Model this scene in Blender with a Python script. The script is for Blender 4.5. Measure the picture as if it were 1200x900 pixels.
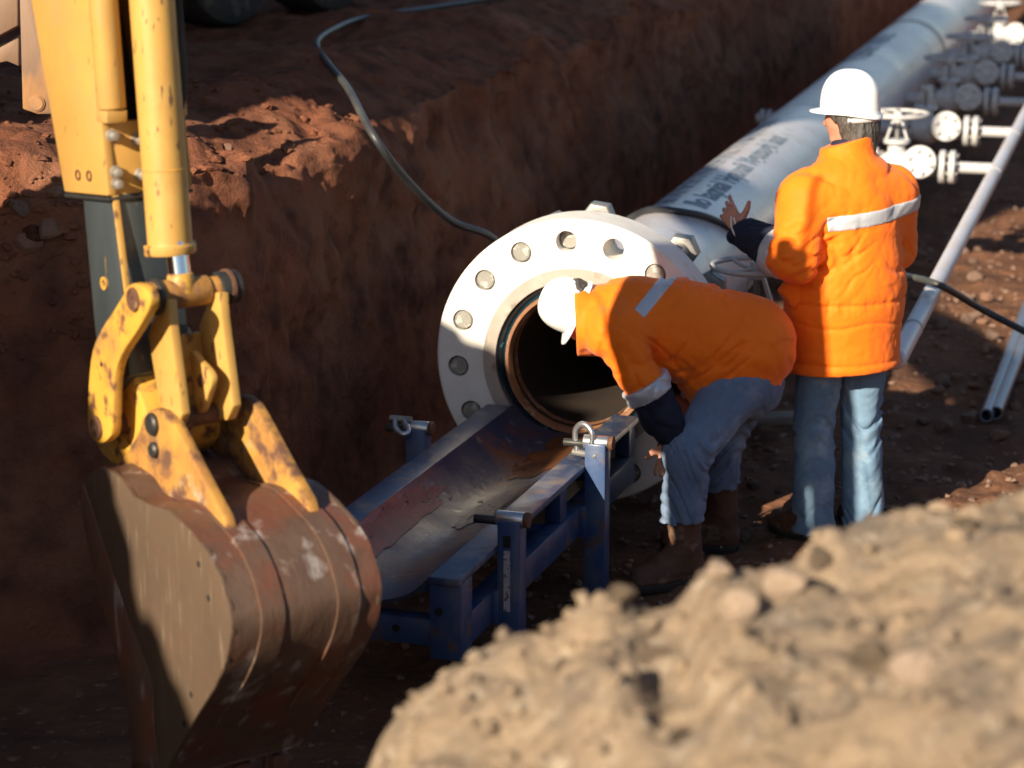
import bpy, bmesh, math, random
import numpy as np
from mathutils import Vector, Matrix

for o in list(bpy.data.objects):
    bpy.data.objects.remove(o)
sc = bpy.context.scene
C = sc.collection
R = math.radians
random.seed(7)

# ------------------------------------------------------------------ camera
TH = math.atan(690.5 / 2768.0)          # pitch below the horizon
FPX, CAMH = 2768.0, 2.94                # focal length in pixels of a 1200 px wide frame, height over trench floor
cam_d = bpy.data.cameras.new('camera')
cam = bpy.data.objects.new('camera', cam_d)
C.objects.link(cam)
cam.location = (0, 0, CAMH)
cam.rotation_euler = (math.pi / 2 - TH, 0, 0)
cam_d.sensor_width = 36
cam_d.lens = FPX / 1200 * 36
cam_d.clip_start = 0.05
cam_d.clip_end = 2000
cam_d.dof.use_dof = True
cam_d.dof.focus_distance = 8.1
cam_d.dof.aperture_fstop = 2.5
cam_d.dof.aperture_blades = 7
sc.camera = cam

# ------------------------------------------------------------------ sky, sun, exposure
SUN_AZ, SUN_EL = 35.2, 25.0             # sun behind the camera to the left
to_sun = Vector((-math.sin(R(SUN_AZ)) * math.cos(R(SUN_EL)), -math.cos(R(SUN_AZ)) * math.cos(R(SUN_EL)), math.sin(R(SUN_EL))))
world = bpy.data.worlds.new('World')
sc.world = world
world.use_nodes = True
nt = world.node_tree
bg = nt.nodes['Background']
sky = nt.nodes.new('ShaderNodeTexSky')
sky.sky_type = 'NISHITA'
sky.sun_disc = False
sky.sun_elevation = R(SUN_EL)
sky.sun_rotation = math.atan2(to_sun.x, to_sun.y)
sky.air_density = 1.0
sky.dust_density = 0.8
sky.ozone_density = 1.4
nt.links.new(sky.outputs[0], bg.inputs[0])
bg.inputs[1].default_value = 0.056
sun_d = bpy.data.lights.new('sun', 'SUN')
sun_d.energy = 5.0
sun_d.angle = R(0.53)
sun_d.color = (1.0, 0.86, 0.66)
sun = bpy.data.objects.new('sun', sun_d)
C.objects.link(sun)
sun.rotation_euler = to_sun.to_track_quat('Z', 'Y').to_euler()
sun.location = to_sun * 40
vs = sc.view_settings
vs.view_transform = 'Standard'
vs.look = 'None'
vs.exposure = 1.1
vs.gamma = 1
vs.use_curve_mapping = False
sc.cycles.use_denoising = True
sc.cycles.max_bounces = 6

# ------------------------------------------------------------------ measuring helpers
cT, sT = math.cos(TH), math.sin(TH)
CO = np.array([0, 0, CAMH])
def ray(px, py):
    a, b = (px - 600) / FPX, (450 - py) / FPX
    return np.array([a, cT + b * sT, b * cT - sT])
def Wy(px, py, y):
    r = ray(px, py); return CO + r * (y / r[1])
def Wz(px, py, z):
    r = ray(px, py); return CO + r * ((z - CAMH) / r[2])
def V(a): return Vector((float(a[0]), float(a[1]), float(a[2])))

YAW = R(15.637)
PD = np.array([math.sin(YAW), math.cos(YAW), 0.0])      # pipe direction
QD = np.array([PD[1], -PD[0], 0.0])                     # to the right of the pipe
P0 = np.array([0.2565, 9.2038, 0.73])                   # centre of the flange face
def SP(s, p, z): return np.array([P0[0], P0[1], 0]) + QD * s + PD * p + np.array([0, 0, z])

# ------------------------------------------------------------------ noise
def _h(i, j, k):
    n = (i * 374761393 + j * 668265263 + k * 2147483647 + 1274126177) & 0xFFFFFFFF
    n = ((n ^ (n >> 13)) * 1274126177) & 0xFFFFFFFF
    n = ((n ^ (n >> 16)) * 2246822519) & 0xFFFFFFFF
    return ((n >> 8) & 0xFFFF) / 32767.5 - 1.0
def vnoise(x, y, z):
    x, y, z = np.broadcast_arrays(np.asarray(x, float), np.asarray(y, float), np.asarray(z, float))
    i, j, k = np.floor(x).astype(np.int64), np.floor(y).astype(np.int64), np.floor(z).astype(np.int64)
    u, v, w = x - i, y - j, z - k
    u, v, w = u * u * (3 - 2 * u), v * v * (3 - 2 * v), w * w * (3 - 2 * w)
    r = 0
    for a in (0, 1):
        for b in (0, 1):
            for c in (0, 1):
                r = r + _h(i + a, j + b, k + c) * (u if a else 1 - u) * (v if b else 1 - v) * (w if c else 1 - w)
    return r
def fbm(x, y, z, o=4):
    r, a, f = 0, 0.5, 1.0
    for n in range(o):
        r = r + a * vnoise(x * f + 17.3 * n, y * f + 5.1 * n, z * f + 9.7 * n); a *= .5; f *= 2.03
    return r
def lumps(x, y, z=0., seed=0):
    """cellular clods: 1 in the middle of a cell falling to 0 at its edge"""
    x, y = np.asarray(x, float), np.asarray(y, float)
    i, j = np.floor(x).astype(np.int64), np.floor(y).astype(np.int64)
    best = np.full(x.shape, 9.0)
    for a in (-1, 0, 1):
        for b in (-1, 0, 1):
            ci, cj = i + a, j + b
            px = ci + .5 + .45 * _h(ci, cj, np.int64(seed + 1)); py = cj + .5 + .45 * _h(ci, cj, np.int64(seed + 2))
            rr = .75 + .35 * _h(ci, cj, np.int64(seed + 3))
            best = np.minimum(best, np.hypot(x - px, y - py) / rr)
    return np.clip(1 - best * best, 0, 1)
def sstep(a, b, x):
    t = np.clip((np.asarray(x, float) - a) / (b - a), 0, 1); return t * t * (3 - 2 * t)

# ------------------------------------------------------------------ materials
MATS = {}
def mat(name, c1, c2=None, scale=6., rough=.6, rough2=None, metal=0., bump=0., bscale=60., bdist=.01, c3=None, s3=20., t3=.62, w3=.06,
        r3=None, m3=None, stretch=None, detail=8., spec=.5, coat=0., sheen=0., c4=None, s4=3., t4=.6, w4=.15, st3=None, bumpkind='noise', trans=0.):
    m = bpy.data.materials.new(name)
    m.use_nodes = True
    n, l = m.node_tree.nodes, m.node_tree.links
    b = n['Principled BSDF']
    tc = n.new('ShaderNodeTexCoord')
    def mapping(sv):
        mp = n.new('ShaderNodeMapping'); mp.inputs['Scale'].default_value = sv
        l.new(tc.outputs['Object'], mp.inputs[0]); return mp.outputs[0]
    def noise(s, d=detail, vec=None, r=.6):
        t = n.new('ShaderNodeTexNoise'); t.inputs['Scale'].default_value = s; t.inputs['Detail'].default_value = d
        t.inputs['Roughness'].default_value = r
        l.new(vec if vec is not None else tc.outputs['Object'], t.inputs['Vector']); return t.outputs[0]
    def ramp(src, lo, hi):
        t = n.new('ShaderNodeMapRange'); t.inputs[1].default_value = lo; t.inputs[2].default_value = hi
        l.new(src, t.inputs[0]); return t.outputs[0]
    def mix(f, a, bb):
        t = n.new('ShaderNodeMix'); t.data_type = 'RGBA'
        for sck, v in ((t.inputs[6], a), (t.inputs[7], bb)):
            if isinstance(v, (tuple, list)): sck.default_value = (*v[:3], 1)
            else: l.new(v, sck)
        l.new(f, t.inputs[0]); return t.outputs[2]
    def mixf(f, a, bb):
        t = n.new('ShaderNodeMix'); t.data_type = 'FLOAT'
        for sck, v in ((t.inputs[2], a), (t.inputs[3], bb)):
            if isinstance(v, (int, float)): sck.default_value = v
            else: l.new(v, sck)
        l.new(f, t.inputs[0]); return t.outputs[0]
    vec = mapping(stretch) if stretch else None
    col, rg, mt = c1, rough, metal
    n1 = noise(scale, detail, vec)
    if c2 is not None:
        f1 = ramp(n1, .32, .68)
        col = mix(f1, c1, c2)
        if rough2 is not None: rg = mixf(f1, rough, rough2)
    if c4 is not None:
        f4 = ramp(noise(s4, 6., None, .65), t4 - w4, t4 + w4)
        col = mix(f4, col, c4)
    if c3 is not None:
        f3 = ramp(noise(s3, 5., mapping(st3) if st3 else vec, .55), t3 - w3, t3 + w3)
        col = mix(f3, col, c3)
        if r3 is not None: rg = mixf(f3, rg, r3)
        if m3 is not None: mt = mixf(f3, mt, m3)
    for sck, v in (('Base Color', col), ('Roughness', rg), ('Metallic', mt)):
        if isinstance(v, (int, float)): b.inputs[sck].default_value = v
        elif isinstance(v, (tuple, list)): b.inputs[sck].default_value = (*v[:3], 1)
        else: l.new(v, b.inputs[sck])
    b.inputs['Specular IOR Level'].default_value = spec
    if coat: b.inputs['Coat Weight'].default_value = coat; b.inputs['Coat Roughness'].default_value = .15
    if sheen: b.inputs['Sheen Weight'].default_value = sheen
    if bump:
        bm_ = n.new('ShaderNodeBump'); bm_.inputs['Strength'].default_value = bump; bm_.inputs['Distance'].default_value = bdist
        if bumpkind == 'dirt':
            a = noise(bscale, 10., None, .7); v_ = n.new('ShaderNodeTexVoronoi'); v_.inputs['Scale'].default_value = bscale * .8
            l.new(tc.outputs['Object'], v_.inputs['Vector'])
            ad = n.new('ShaderNodeMath'); ad.operation = 'MULTIPLY_ADD'; ad.inputs[1].default_value = -.45
            l.new(v_.outputs['Distance'], ad.inputs[0]); l.new(a, ad.inputs[2]); l.new(ad.outputs[0], bm_.inputs['Height'])
        else:
            l.new(noise(bscale, 8., vec), bm_.inputs['Height'])
        l.new(bm_.outputs[0], b.inputs['Normal'])
    MATS[name] = m
    return m

mat('red_clay', (.285, .108, .058), (.165, .062, .035), 3.2, .95, c4=(.32, .145, .085), s4=1.6, t4=.57, w4=.12, c3=(.105, .045, .03), s3=5, t3=.58, w3=.12, bump=1., bscale=13, bdist=.045, bumpkind='dirt', spec=.12)
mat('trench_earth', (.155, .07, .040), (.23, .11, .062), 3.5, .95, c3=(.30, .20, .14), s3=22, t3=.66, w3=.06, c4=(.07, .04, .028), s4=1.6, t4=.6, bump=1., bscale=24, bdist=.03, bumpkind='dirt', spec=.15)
mat('tan_earth', (.31, .225, .15), (.39, .29, .20), 6, .95, c3=(.46, .38, .29), s3=17, t3=.64, w3=.07, c4=(.19, .155, .125), s4=7, t4=.56, w4=.12, bump=1., bscale=26, bdist=.025, bumpkind='dirt', spec=.15)
mat('stone', (.22, .14, .10), (.30, .20, .15), 9, .9, c4=(.13, .08, .06), s4=5, bump=.8, bscale=35, bumpkind='dirt', spec=.2)
mat('pale_stone', (.46, .34, .25), (.58, .44, .33), 7, .9, c4=(.33, .24, .18), s4=5, bump=.8, bscale=30, bumpkind='dirt', spec=.2)
mat('red_stone', (.27, .14, .09), (.36, .21, .145), 8, .9, bump=.8, bscale=35, bumpkind='dirt', spec=.2)
mat('yellow_paint', (.49, .275, .068), (.42, .235, .06), 5, .42, c3=(.17, .085, .03), s3=34, t3=.675, w3=.025, r3=.85, st3=(1, 1, .4), c4=(.36, .23, .085), s4=4, t4=.60, w4=.14, bump=.08, bscale=90, bdist=.004, spec=.5)
mat('scratched_yellow', (.49, .275, .068), (.41, .23, .058), 5, .45, c3=(.13, .065, .03), s3=46, t3=.635, w3=.03, st3=(1, 1, .28), r3=.85, c4=(.46, .28, .08), s4=8, t4=.6, w4=.1, bump=.1, bscale=80, bdist=.004)
mat('worn_yellow', (.60, .32, .045), (.50, .26, .04), 6, .5, c3=(.12, .05, .025), s3=16, t3=.60, w3=.06, r3=.9, c4=(.30, .17, .06), s4=6, t4=.60, w4=.12, bump=.25, bscale=60, bdist=.006)
mat('rusty_yellow', (.46, .24, .04), (.27, .12, .035), 7, .6, c3=(.10, .045, .025), s3=12, t3=.55, w3=.08, r3=.9, c4=(.36, .28, .20), s4=9, t4=.64, w4=.06, bump=.3, bscale=50, bdist=.008)
mat('bucket_steel', (.165, .105, .075), (.10, .055, .038), 5, .42, rough2=.62, metal=.35, c3=(.36, .31, .28), s3=12, t3=.63, w3=.06, r3=.5, c4=(.17, .065, .04), s4=4.5, t4=.53, w4=.08, stretch=(1, 1, .22), bump=.5, bscale=34, bdist=.006)
mat('bucket_side', (.125, .085, .056), (.088, .058, .038), 5, .5, rough2=.66, metal=.3, c3=(.20, .15, .105), s3=50, t3=.66, w3=.08, st3=(1, 1, .10), c4=(.12, .07, .045), s4=4, t4=.6, bump=.15, bscale=60, bdist=.004)
mat('rust', (.15, .065, .033), (.085, .04, .025), 14, .75, metal=.2, c3=(.28, .15, .08), s3=30, t3=.64, bump=.5, bscale=60, bdist=.006)
mat('rust_plate', (.22, .135, .085), (.155, .095, .066), 6, .65, metal=.25, c3=(.33, .17, .07), s3=8, t3=.6, stretch=(1, 1, .3), bump=.2, bscale=50, bdist=.004)
mat('black_steel', (.02, .02, .021), (.035, .033, .03), 10, .5, metal=.2, c3=(.09, .07, .05), s3=20, t3=.66, bump=.15, bscale=60, bdist=.003)
mat('grey_stick', (.07, .085, .095), (.045, .055, .062), 5, .38, metal=.35, c3=(.30, .20, .08), s3=24, t3=.70, w3=.03, stretch=(1, 1, .25), bump=.06, bscale=80, bdist=.003)
mat('chrome', (.72, .74, .78), None, 5, .12, metal=1.)
mat('bolt_grey', (.34, .32, .29), (.24, .22, .2), 30, .5, metal=.4, c3=(.20, .12, .07), s3=60, t3=.62, bump=.2, bscale=120, bdist=.002)
mat('stud_face', (.27, .26, .235), (.20, .19, .17), 40, .6, metal=.1, c3=(.46, .44, .40), s3=50, t3=.60, bump=.3, bscale=90, bdist=.003)
mat('nut_grey', (.30, .29, .28), (.21, .20, .19), 18, .45, metal=.5, bump=.2, bscale=70, bdist=.002)
mat('pipe_white', (.57, .55, .585), (.51, .485, .52), 1.6, .24, rough2=.36, c3=(.33, .28, .25), s3=9, t3=.66, w3=.06, c4=(.52, .46, .44), s4=2.6, t4=.56, w4=.08, bump=.06, bscale=40, bdist=.004, spec=.5)  # pinkish patches put reflected light into the white; brown spots are stains
mat('flange_white', (.76, .75, .72), (.70, .685, .65), 5, .5, c3=(.45, .29, .17), s3=8, t3=.685, w3=.07, c4=(.64, .60, .53), s4=6, t4=.62, bump=.06, bscale=60, bdist=.003)
mat('valve_white', (.46, .46, .47), (.38, .375, .375), 8, .45, c3=(.30, .24, .18), s3=16, t3=.69, w3=.06, c4=(.52, .50, .48), s4=6, t4=.6, bump=.1, bscale=60, bdist=.003)
mat('raised_face', (.48, .43, .38), (.38, .33, .285), 8, .42, metal=.3, c3=(.22, .16, .11), s3=14, t3=.62, bump=.08, bscale=80, bdist=.002)
mat('gasket_teal', (.006, .014, .022), (.006, .03, .045), 5, .25, c3=(.12, .40, .44), s3=12, t3=.69, w3=.04, bump=.3, bscale=50, bdist=.004, coat=.5)
mat('bore_rust', (.30, .14, .065), (.19, .085, .04), 9, .6, metal=.15, c3=(.48, .34, .24), s3=18, t3=.62, bump=.25, bscale=50, bdist=.004)
mat('bore_shade', (.03, .016, .010), (.016, .010, .007), 4, .8, bump=.2, bscale=30)  # bore walls coloured dark to stand in for the shade inside
mat('lettering_blue', (.105, .165, .235), (.20, .27, .345), 22, .6, c3=(.42, .46, .52), s3=34, t3=.62, w3=.06)
mat('lettering_dark', (.05, .07, .11), (.25, .30, .37), 9, .6, c3=(.50, .52, .56), s3=14, t3=.56, w3=.08)
mat('brown_band', (.12, .065, .03), (.20, .12, .06), 12, .7)
mat('blue_paint', (.022, .052, .135), (.032, .072, .175), 6, .36, c3=(.11, .06, .035), s3=13, t3=.635, w3=.06, r3=.8, c4=(.09, .105, .14), s4=6, t4=.60, w4=.1, bump=.15, bscale=50, bdist=.004)
mat('blue_rail', (.03, .055, .12), (.05, .075, .15), 7, .32, rough2=.5, c3=(.20, .16, .14), s3=10, t3=.60, w3=.08, r3=.55, c4=(.14, .155, .19), s4=8, t4=.60, w4=.08, bump=.2, bscale=45, bdist=.005)
mat('trough_inner', (.026, .036, .082), (.042, .046, .075), 3, .28, rough2=.5, c3=(.22, .20, .19), s3=11, t3=.68, w3=.04, r3=.2, c4=(.13, .05, .022), s4=3.6, t4=.58, w4=.08, bump=.3, bscale=24, bdist=.008)
mat('red_stain', (.20, .022, .03), (.10, .025, .04), 8, .5, bump=.2, bscale=30)
mat('rust_stain', (.19, .075, .025), (.08, .035, .02), 9, .28, bump=.3, bscale=26, bdist=.006)
mat('mud_film', (.10, .07, .05), (.06, .045, .04), 14, .35, bump=.5, bscale=40, bdist=.01)
mat('galvanised', (.52, .53, .55), (.42, .43, .45), 20, .32, metal=.85, bump=.1, bscale=60)
mat('sticker', (.42, .40, .42), (.34, .32, .34), 30, .6, c3=(.09, .075, .08), s3=90, t3=.58, w3=.04)
mat('orange_cloth', (.98, .185, .005), (.93, .165, .004), 7, .68, bump=.35, bscale=17, bdist=.012, spec=.25, sheen=.1)
mat('silver_tape', (.55, .57, .62), (.47, .49, .54), 10, .38, metal=.25, bump=.25, bscale=30, bdist=.005)
mat('navy_cloth', (.014, .017, .034), (.022, .025, .045), 12, .8, bump=.3, bscale=40, bdist=.006, spec=.2)
mat('denim', (.165, .265, .375), (.115, .195, .295), 9, .9, c4=(.33, .41, .48), s4=5, t4=.60, w4=.1, bump=.35, bscale=26, bdist=.008, spec=.15)
mat('denim_blue', (.15, .21, .31), (.105, .15, .235), 9, .9, c4=(.25, .30, .40), s4=5, t4=.60, w4=.1, bump=.35, bscale=26, bdist=.008, spec=.15)
mat('boot_leather', (.115, .05, .026), (.075, .034, .02), 9, .75, c3=(.20, .13, .09), s3=14, t3=.62, bump=.3, bscale=40, bdist=.005)
mat('boot_sole', (.025, .02, .018), None, 9, .8)
mat('skin', (.52, .25, .165), (.46, .20, .13), 12, .5, bump=.08, bscale=80, bdist=.002)
mat('hair', (.022, .019, .017), (.12, .108, .095), 60, .6, stretch=(1, 1, .35), bump=1., bscale=70, bdist=.012)
mat('helmet_white', (.86, .86, .86), None, 5, .28, coat=.3)
mat('helmet_band', (.50, .48, .47), None, 5, .5)
mat('cord_white', (.72, .70, .66), None, 5, .7)
mat('hose', (.022, .024, .03), (.04, .042, .048), 5, .45, c4=(.10, .095, .075), s4=.9, t4=.62, w4=.15, bump=.1, bscale=60, bdist=.002)
mat('rubber', (.018, .017, .016), (.05, .04, .032), 4, .9, c3=(.11, .08, .06), s3=7, t3=.58, bump=.4, bscale=25)
mat('conduit', (.22, .24, .30), (.17, .19, .24), 6, .35, metal=.5, c3=(.22, .15, .10), s3=9, t3=.64)
mat('wood', (.22, .18, .145), (.15, .12, .095), 8, .85, stretch=(1, .15, 1), bump=.3, bscale=40)
mat('red_paint', (.26, .035, .03), (.15, .045, .03), 9, .7)
mat('hole_shade', (.01, .009, .008), None, 5, .9)  # near-black discs stand in for the shade inside holes

# ------------------------------------------------------------------ mesh helpers
def tag(o, label=None, cat=None, group=None, kind=None):
    if label: o['label'] = label
    if cat: o['category'] = cat
    if group: o['group'] = group
    if kind: o['kind'] = kind
    return o
def empty(name, loc, label, cat, group=None, rotz=0.):
    o = bpy.data.objects.new(name, None); C.objects.link(o)
    o.location = V(loc); o.rotation_euler = (0, 0, rotz); o.empty_display_size = .1
    return tag(o, label, cat, group)
def adopt(o, parent, local=False):
    o.parent = parent
    if not local:
        M = Matrix.Identity(4); q = parent
        chain = []
        while q is not None: chain.append(q); q = q.parent
        for q in reversed(chain): M = M @ q.matrix_parent_inverse @ q.matrix_basis
        o.matrix_parent_inverse = M.inverted()
    return o
def link_mesh(name, me, m, parent=None, local=False):
    if isinstance(m, str): m = MATS[m]
    if m is not None and not me.materials: me.materials.append(m)
    o = bpy.data.objects.new(name, me); C.objects.link(o)
    if parent is not None: adopt(o, parent, local)
    return o
def fast_mesh(name, v, f):
    me = bpy.data.meshes.new(name)
    v = np.asarray(v, np.float32); f = np.asarray(f, np.int32)
    k = f.shape[1]
    me.vertices.add(len(v)); me.vertices.foreach_set('co', v.ravel())
    me.loops.add(f.size); me.loops.foreach_set('vertex_index', f.ravel())
    me.polygons.add(len(f)); me.polygons.foreach_set('loop_start', np.arange(0, f.size, k, dtype=np.int32))
    me.update(calc_edges=True); me.validate()
    me.shade_smooth()
    return me
def grid_faces(nu, nv, wrap_u=False, wrap_v=False):
    i = np.arange(nu if wrap_u else nu - 1); j = np.arange(nv if wrap_v else nv - 1)
    I, J = np.meshgrid(i, j, indexing='ij')
    I2, J2 = (I + 1) % nu, (J + 1) % nv
    return np.stack([I * nv + J, I2 * nv + J, I2 * nv + J2, I * nv + J2], -1).reshape(-1, 4)

class MB:
    def __init__(s): s.v, s.f = [], []
    def add(s, vs_, fs):
        b = len(s.v); s.v += [tuple(float(c) for c in p) for p in vs_]; s.f += [tuple(i + b for i in f) for f in fs]; return s
    def prism(s, pts, d):
        n = len(pts); d = np.asarray(d, float); pts = [np.asarray(p, float) for p in pts]
        fs = [tuple(range(n))[::-1], tuple(range(n, 2 * n))] + [(i, (i + 1) % n, n + (i + 1) % n, n + i) for i in range(n)]
        return s.add(pts + [p + d for p in pts], fs)
    def box(s, c, hx, hy, hz):
        c, hx, hy, hz = (np.asarray(t, float) for t in (c, hx, hy, hz))
        return s.prism([c - hx - hy - hz, c + hx - hy - hz, c + hx + hy - hz, c - hx + hy - hz], 2 * hz)
    def abox(s, x0, x1, y0, y1, z0, z1):
        return s.prism([(x0, y0, z0), (x1, y0, z0), (x1, y1, z0), (x0, y1, z0)], (0, 0, z1 - z0))
    def cyl(s, a, b, r, r2=None, n=24, cap=True):
        a, b = np.asarray(a, float), np.asarray(b, float)
        r2 = r if r2 is None else r2
        d = (b - a) / np.linalg.norm(b - a)
        u = np.cross(d, (0, 0, 1.) if abs(d[2]) < .9 else (1., 0, 0)); u /= np.linalg.norm(u); w = np.cross(d, u)
        A = [a + (u * math.cos(t) + w * math.sin(t)) * r for t in np.linspace(0, 2 * math.pi, n, False)]
        B = [b + (u * math.cos(t) + w * math.sin(t)) * r2 for t in np.linspace(0, 2 * math.pi, n, False)]
        fs = [(i, (i + 1) % n, n + (i + 1) % n, n + i) for i in range(n)]
        if cap: fs += [tuple(range(n))[::-1], tuple(range(n, 2 * n))]
        return s.add(A + B, fs)
    def lathe(s, o, d, prof, n=40, closed=False):
        """prof: list of (along, radius)"""
        o, d = np.asarray(o, float), np.asarray(d, float); d = d / np.linalg.norm(d)
        u = np.cross(d, (0, 0, 1.) if abs(d[2]) < .9 else (1., 0, 0)); u /= np.linalg.norm(u); w = np.cross(d, u)
        vs_ = [o + d * a + (u * math.cos(t) + w * math.sin(t)) * r for a, r in prof for t in np.linspace(0, 2 * math.pi, n, False)]
        m = len(prof)
        fs = [(k * n + i, k * n + (i + 1) % n, ((k + 1) % m) * n + (i + 1) % n, ((k + 1) % m) * n + i) for k in range(m if closed else m - 1) for i in range(n)]
        return s.add(vs_, fs)
    def tube(s, pts, r, n=10, sub=6, closed=False):
        P = spline(pts, sub, closed)
        m = len(P); T = np.gradient(P, axis=0) if not closed else np.roll(P, -1, 0) - np.roll(P, 1, 0)
        T /= np.linalg.norm(T, axis=1)[:, None] + 1e-12
        u = np.cross(T[0], (0, 0, 1.) if abs(T[0][2]) < .9 else (1., 0, 0)); vs_ = []
        for k in range(m):
            u = u - T[k] * (u @ T[k]); u /= np.linalg.norm(u); w = np.cross(T[k], u)
            vs_ += [P[k] + (u * math.cos(t) + w * math.sin(t)) * r for t in np.linspace(0, 2 * math.pi, n, False)]
        fs = [(k * n + i, k * n + (i + 1) % n, ((k + 1) % m) * n + (i + 1) % n, ((k + 1) % m) * n + i) for k in range(m if closed else m - 1) for i in range(n)]
        if not closed: fs += [tuple(range(n))[::-1], tuple(range((m - 1) * n, m * n))]
        return s.add(vs_, fs)
    def mesh(s, name, smooth=35, bevel=0., seg=2):
        me = bpy.data.meshes.new(name); me.from_pydata(s.v, [], s.f)
        bm = bmesh.new(); bm.from_mesh(me)
        bmesh.ops.remove_doubles(bm, verts=bm.verts, dist=1e-6)
        bmesh.ops.recalc_face_normals(bm, faces=bm.faces)
        if bevel:
            es = [e for e in bm.edges if len(e.link_faces) == 2 and e.calc_face_angle(0) > R(35)]
            bmesh.ops.bevel(bm, geom=es, offset=bevel, offset_type='OFFSET', segments=seg, profile=.5, affect='EDGES', clamp_overlap=True)
        bm.to_mesh(me); bm.free()
        if smooth:
            me.shade_smooth(); me.set_sharp_from_angle(angle=R(smooth))
        return me
    def build(s, name, m, parent=None, smooth=35, bevel=0., local=False, seg=2):
        return link_mesh(name, s.mesh(name, smooth, bevel, seg), m, parent, local)

def spline(pts, sub=6, closed=False):
    P = np.array([np.asarray(p, float) for p in pts])
    n = len(P); out = []
    if n == 2: return P
    for i in range(n if closed else n - 1):
        if closed: a, b, c, d = P[i - 1], P[i], P[(i + 1) % n], P[(i + 2) % n]
        else: a, b, c, d = P[max(i - 1, 0)], P[i], P[i + 1], P[min(i + 2, n - 1)]
        for t in np.linspace(0, 1, sub, False):
            out.append(.5 * (2 * b + (c - a) * t + (2 * a - 5 * b + 4 * c - d) * t * t + (3 * b - a - 3 * c + d) * t ** 3))
    if not closed: out.append(P[-1])
    return np.array(out)

# ------------------------------------------------------------------ ground, trench wall, bench, spoil bank
def sheet(name, U, Vv, fn, m, kind='structure', parent=None):
    A, B = np.meshgrid(U, Vv, indexing='ij')
    X, Y, Z = fn(A, B)
    me = fast_mesh(name, np.stack([X, Y, Z], -1).reshape(-1, 3), grid_faces(len(U), len(Vv)))
    o = link_mesh(name, me, m, parent)
    if kind: o['kind'] = kind
    return o
def spaced(*segs):
    out = []
    for a, b, st in segs:
        out += list(np.arange(a, b - 1e-6, st))
    return np.array(out + [segs[-1][1]])

def floor_z(x, y):
    z = .05 * fbm(x * .8, y * .8, 3.1, 3) + .028 * fbm(x * 4, y * 4, 1.7, 3)
    z = z + .03 * lumps(x * 5, y * 5, seed=4) * (fbm(x * 1.3, y * 1.3, 8.) > -.05)
    return z - .03
def floor_fn(S, P):
    X = P0[0] + QD[0] * S + PD[0] * P; Y = P0[1] + QD[1] * S + PD[1] * P
    Z = floor_z(X, Y)
    right = sstep(2.6, 6.0, S) * 1.2 * sstep(-30, 2, P)       # ground climbs gently away from the trench on the right
    return X, Y, Z + right + sstep(20, 80, S) * 3
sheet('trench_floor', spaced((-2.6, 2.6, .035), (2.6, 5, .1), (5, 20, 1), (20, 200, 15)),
      spaced((-9, -3, .2), (-3, 7, .035), (7, 16, .09), (16, 40, .5), (40, 300, 13)), floor_fn, 'trench_earth')

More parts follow.
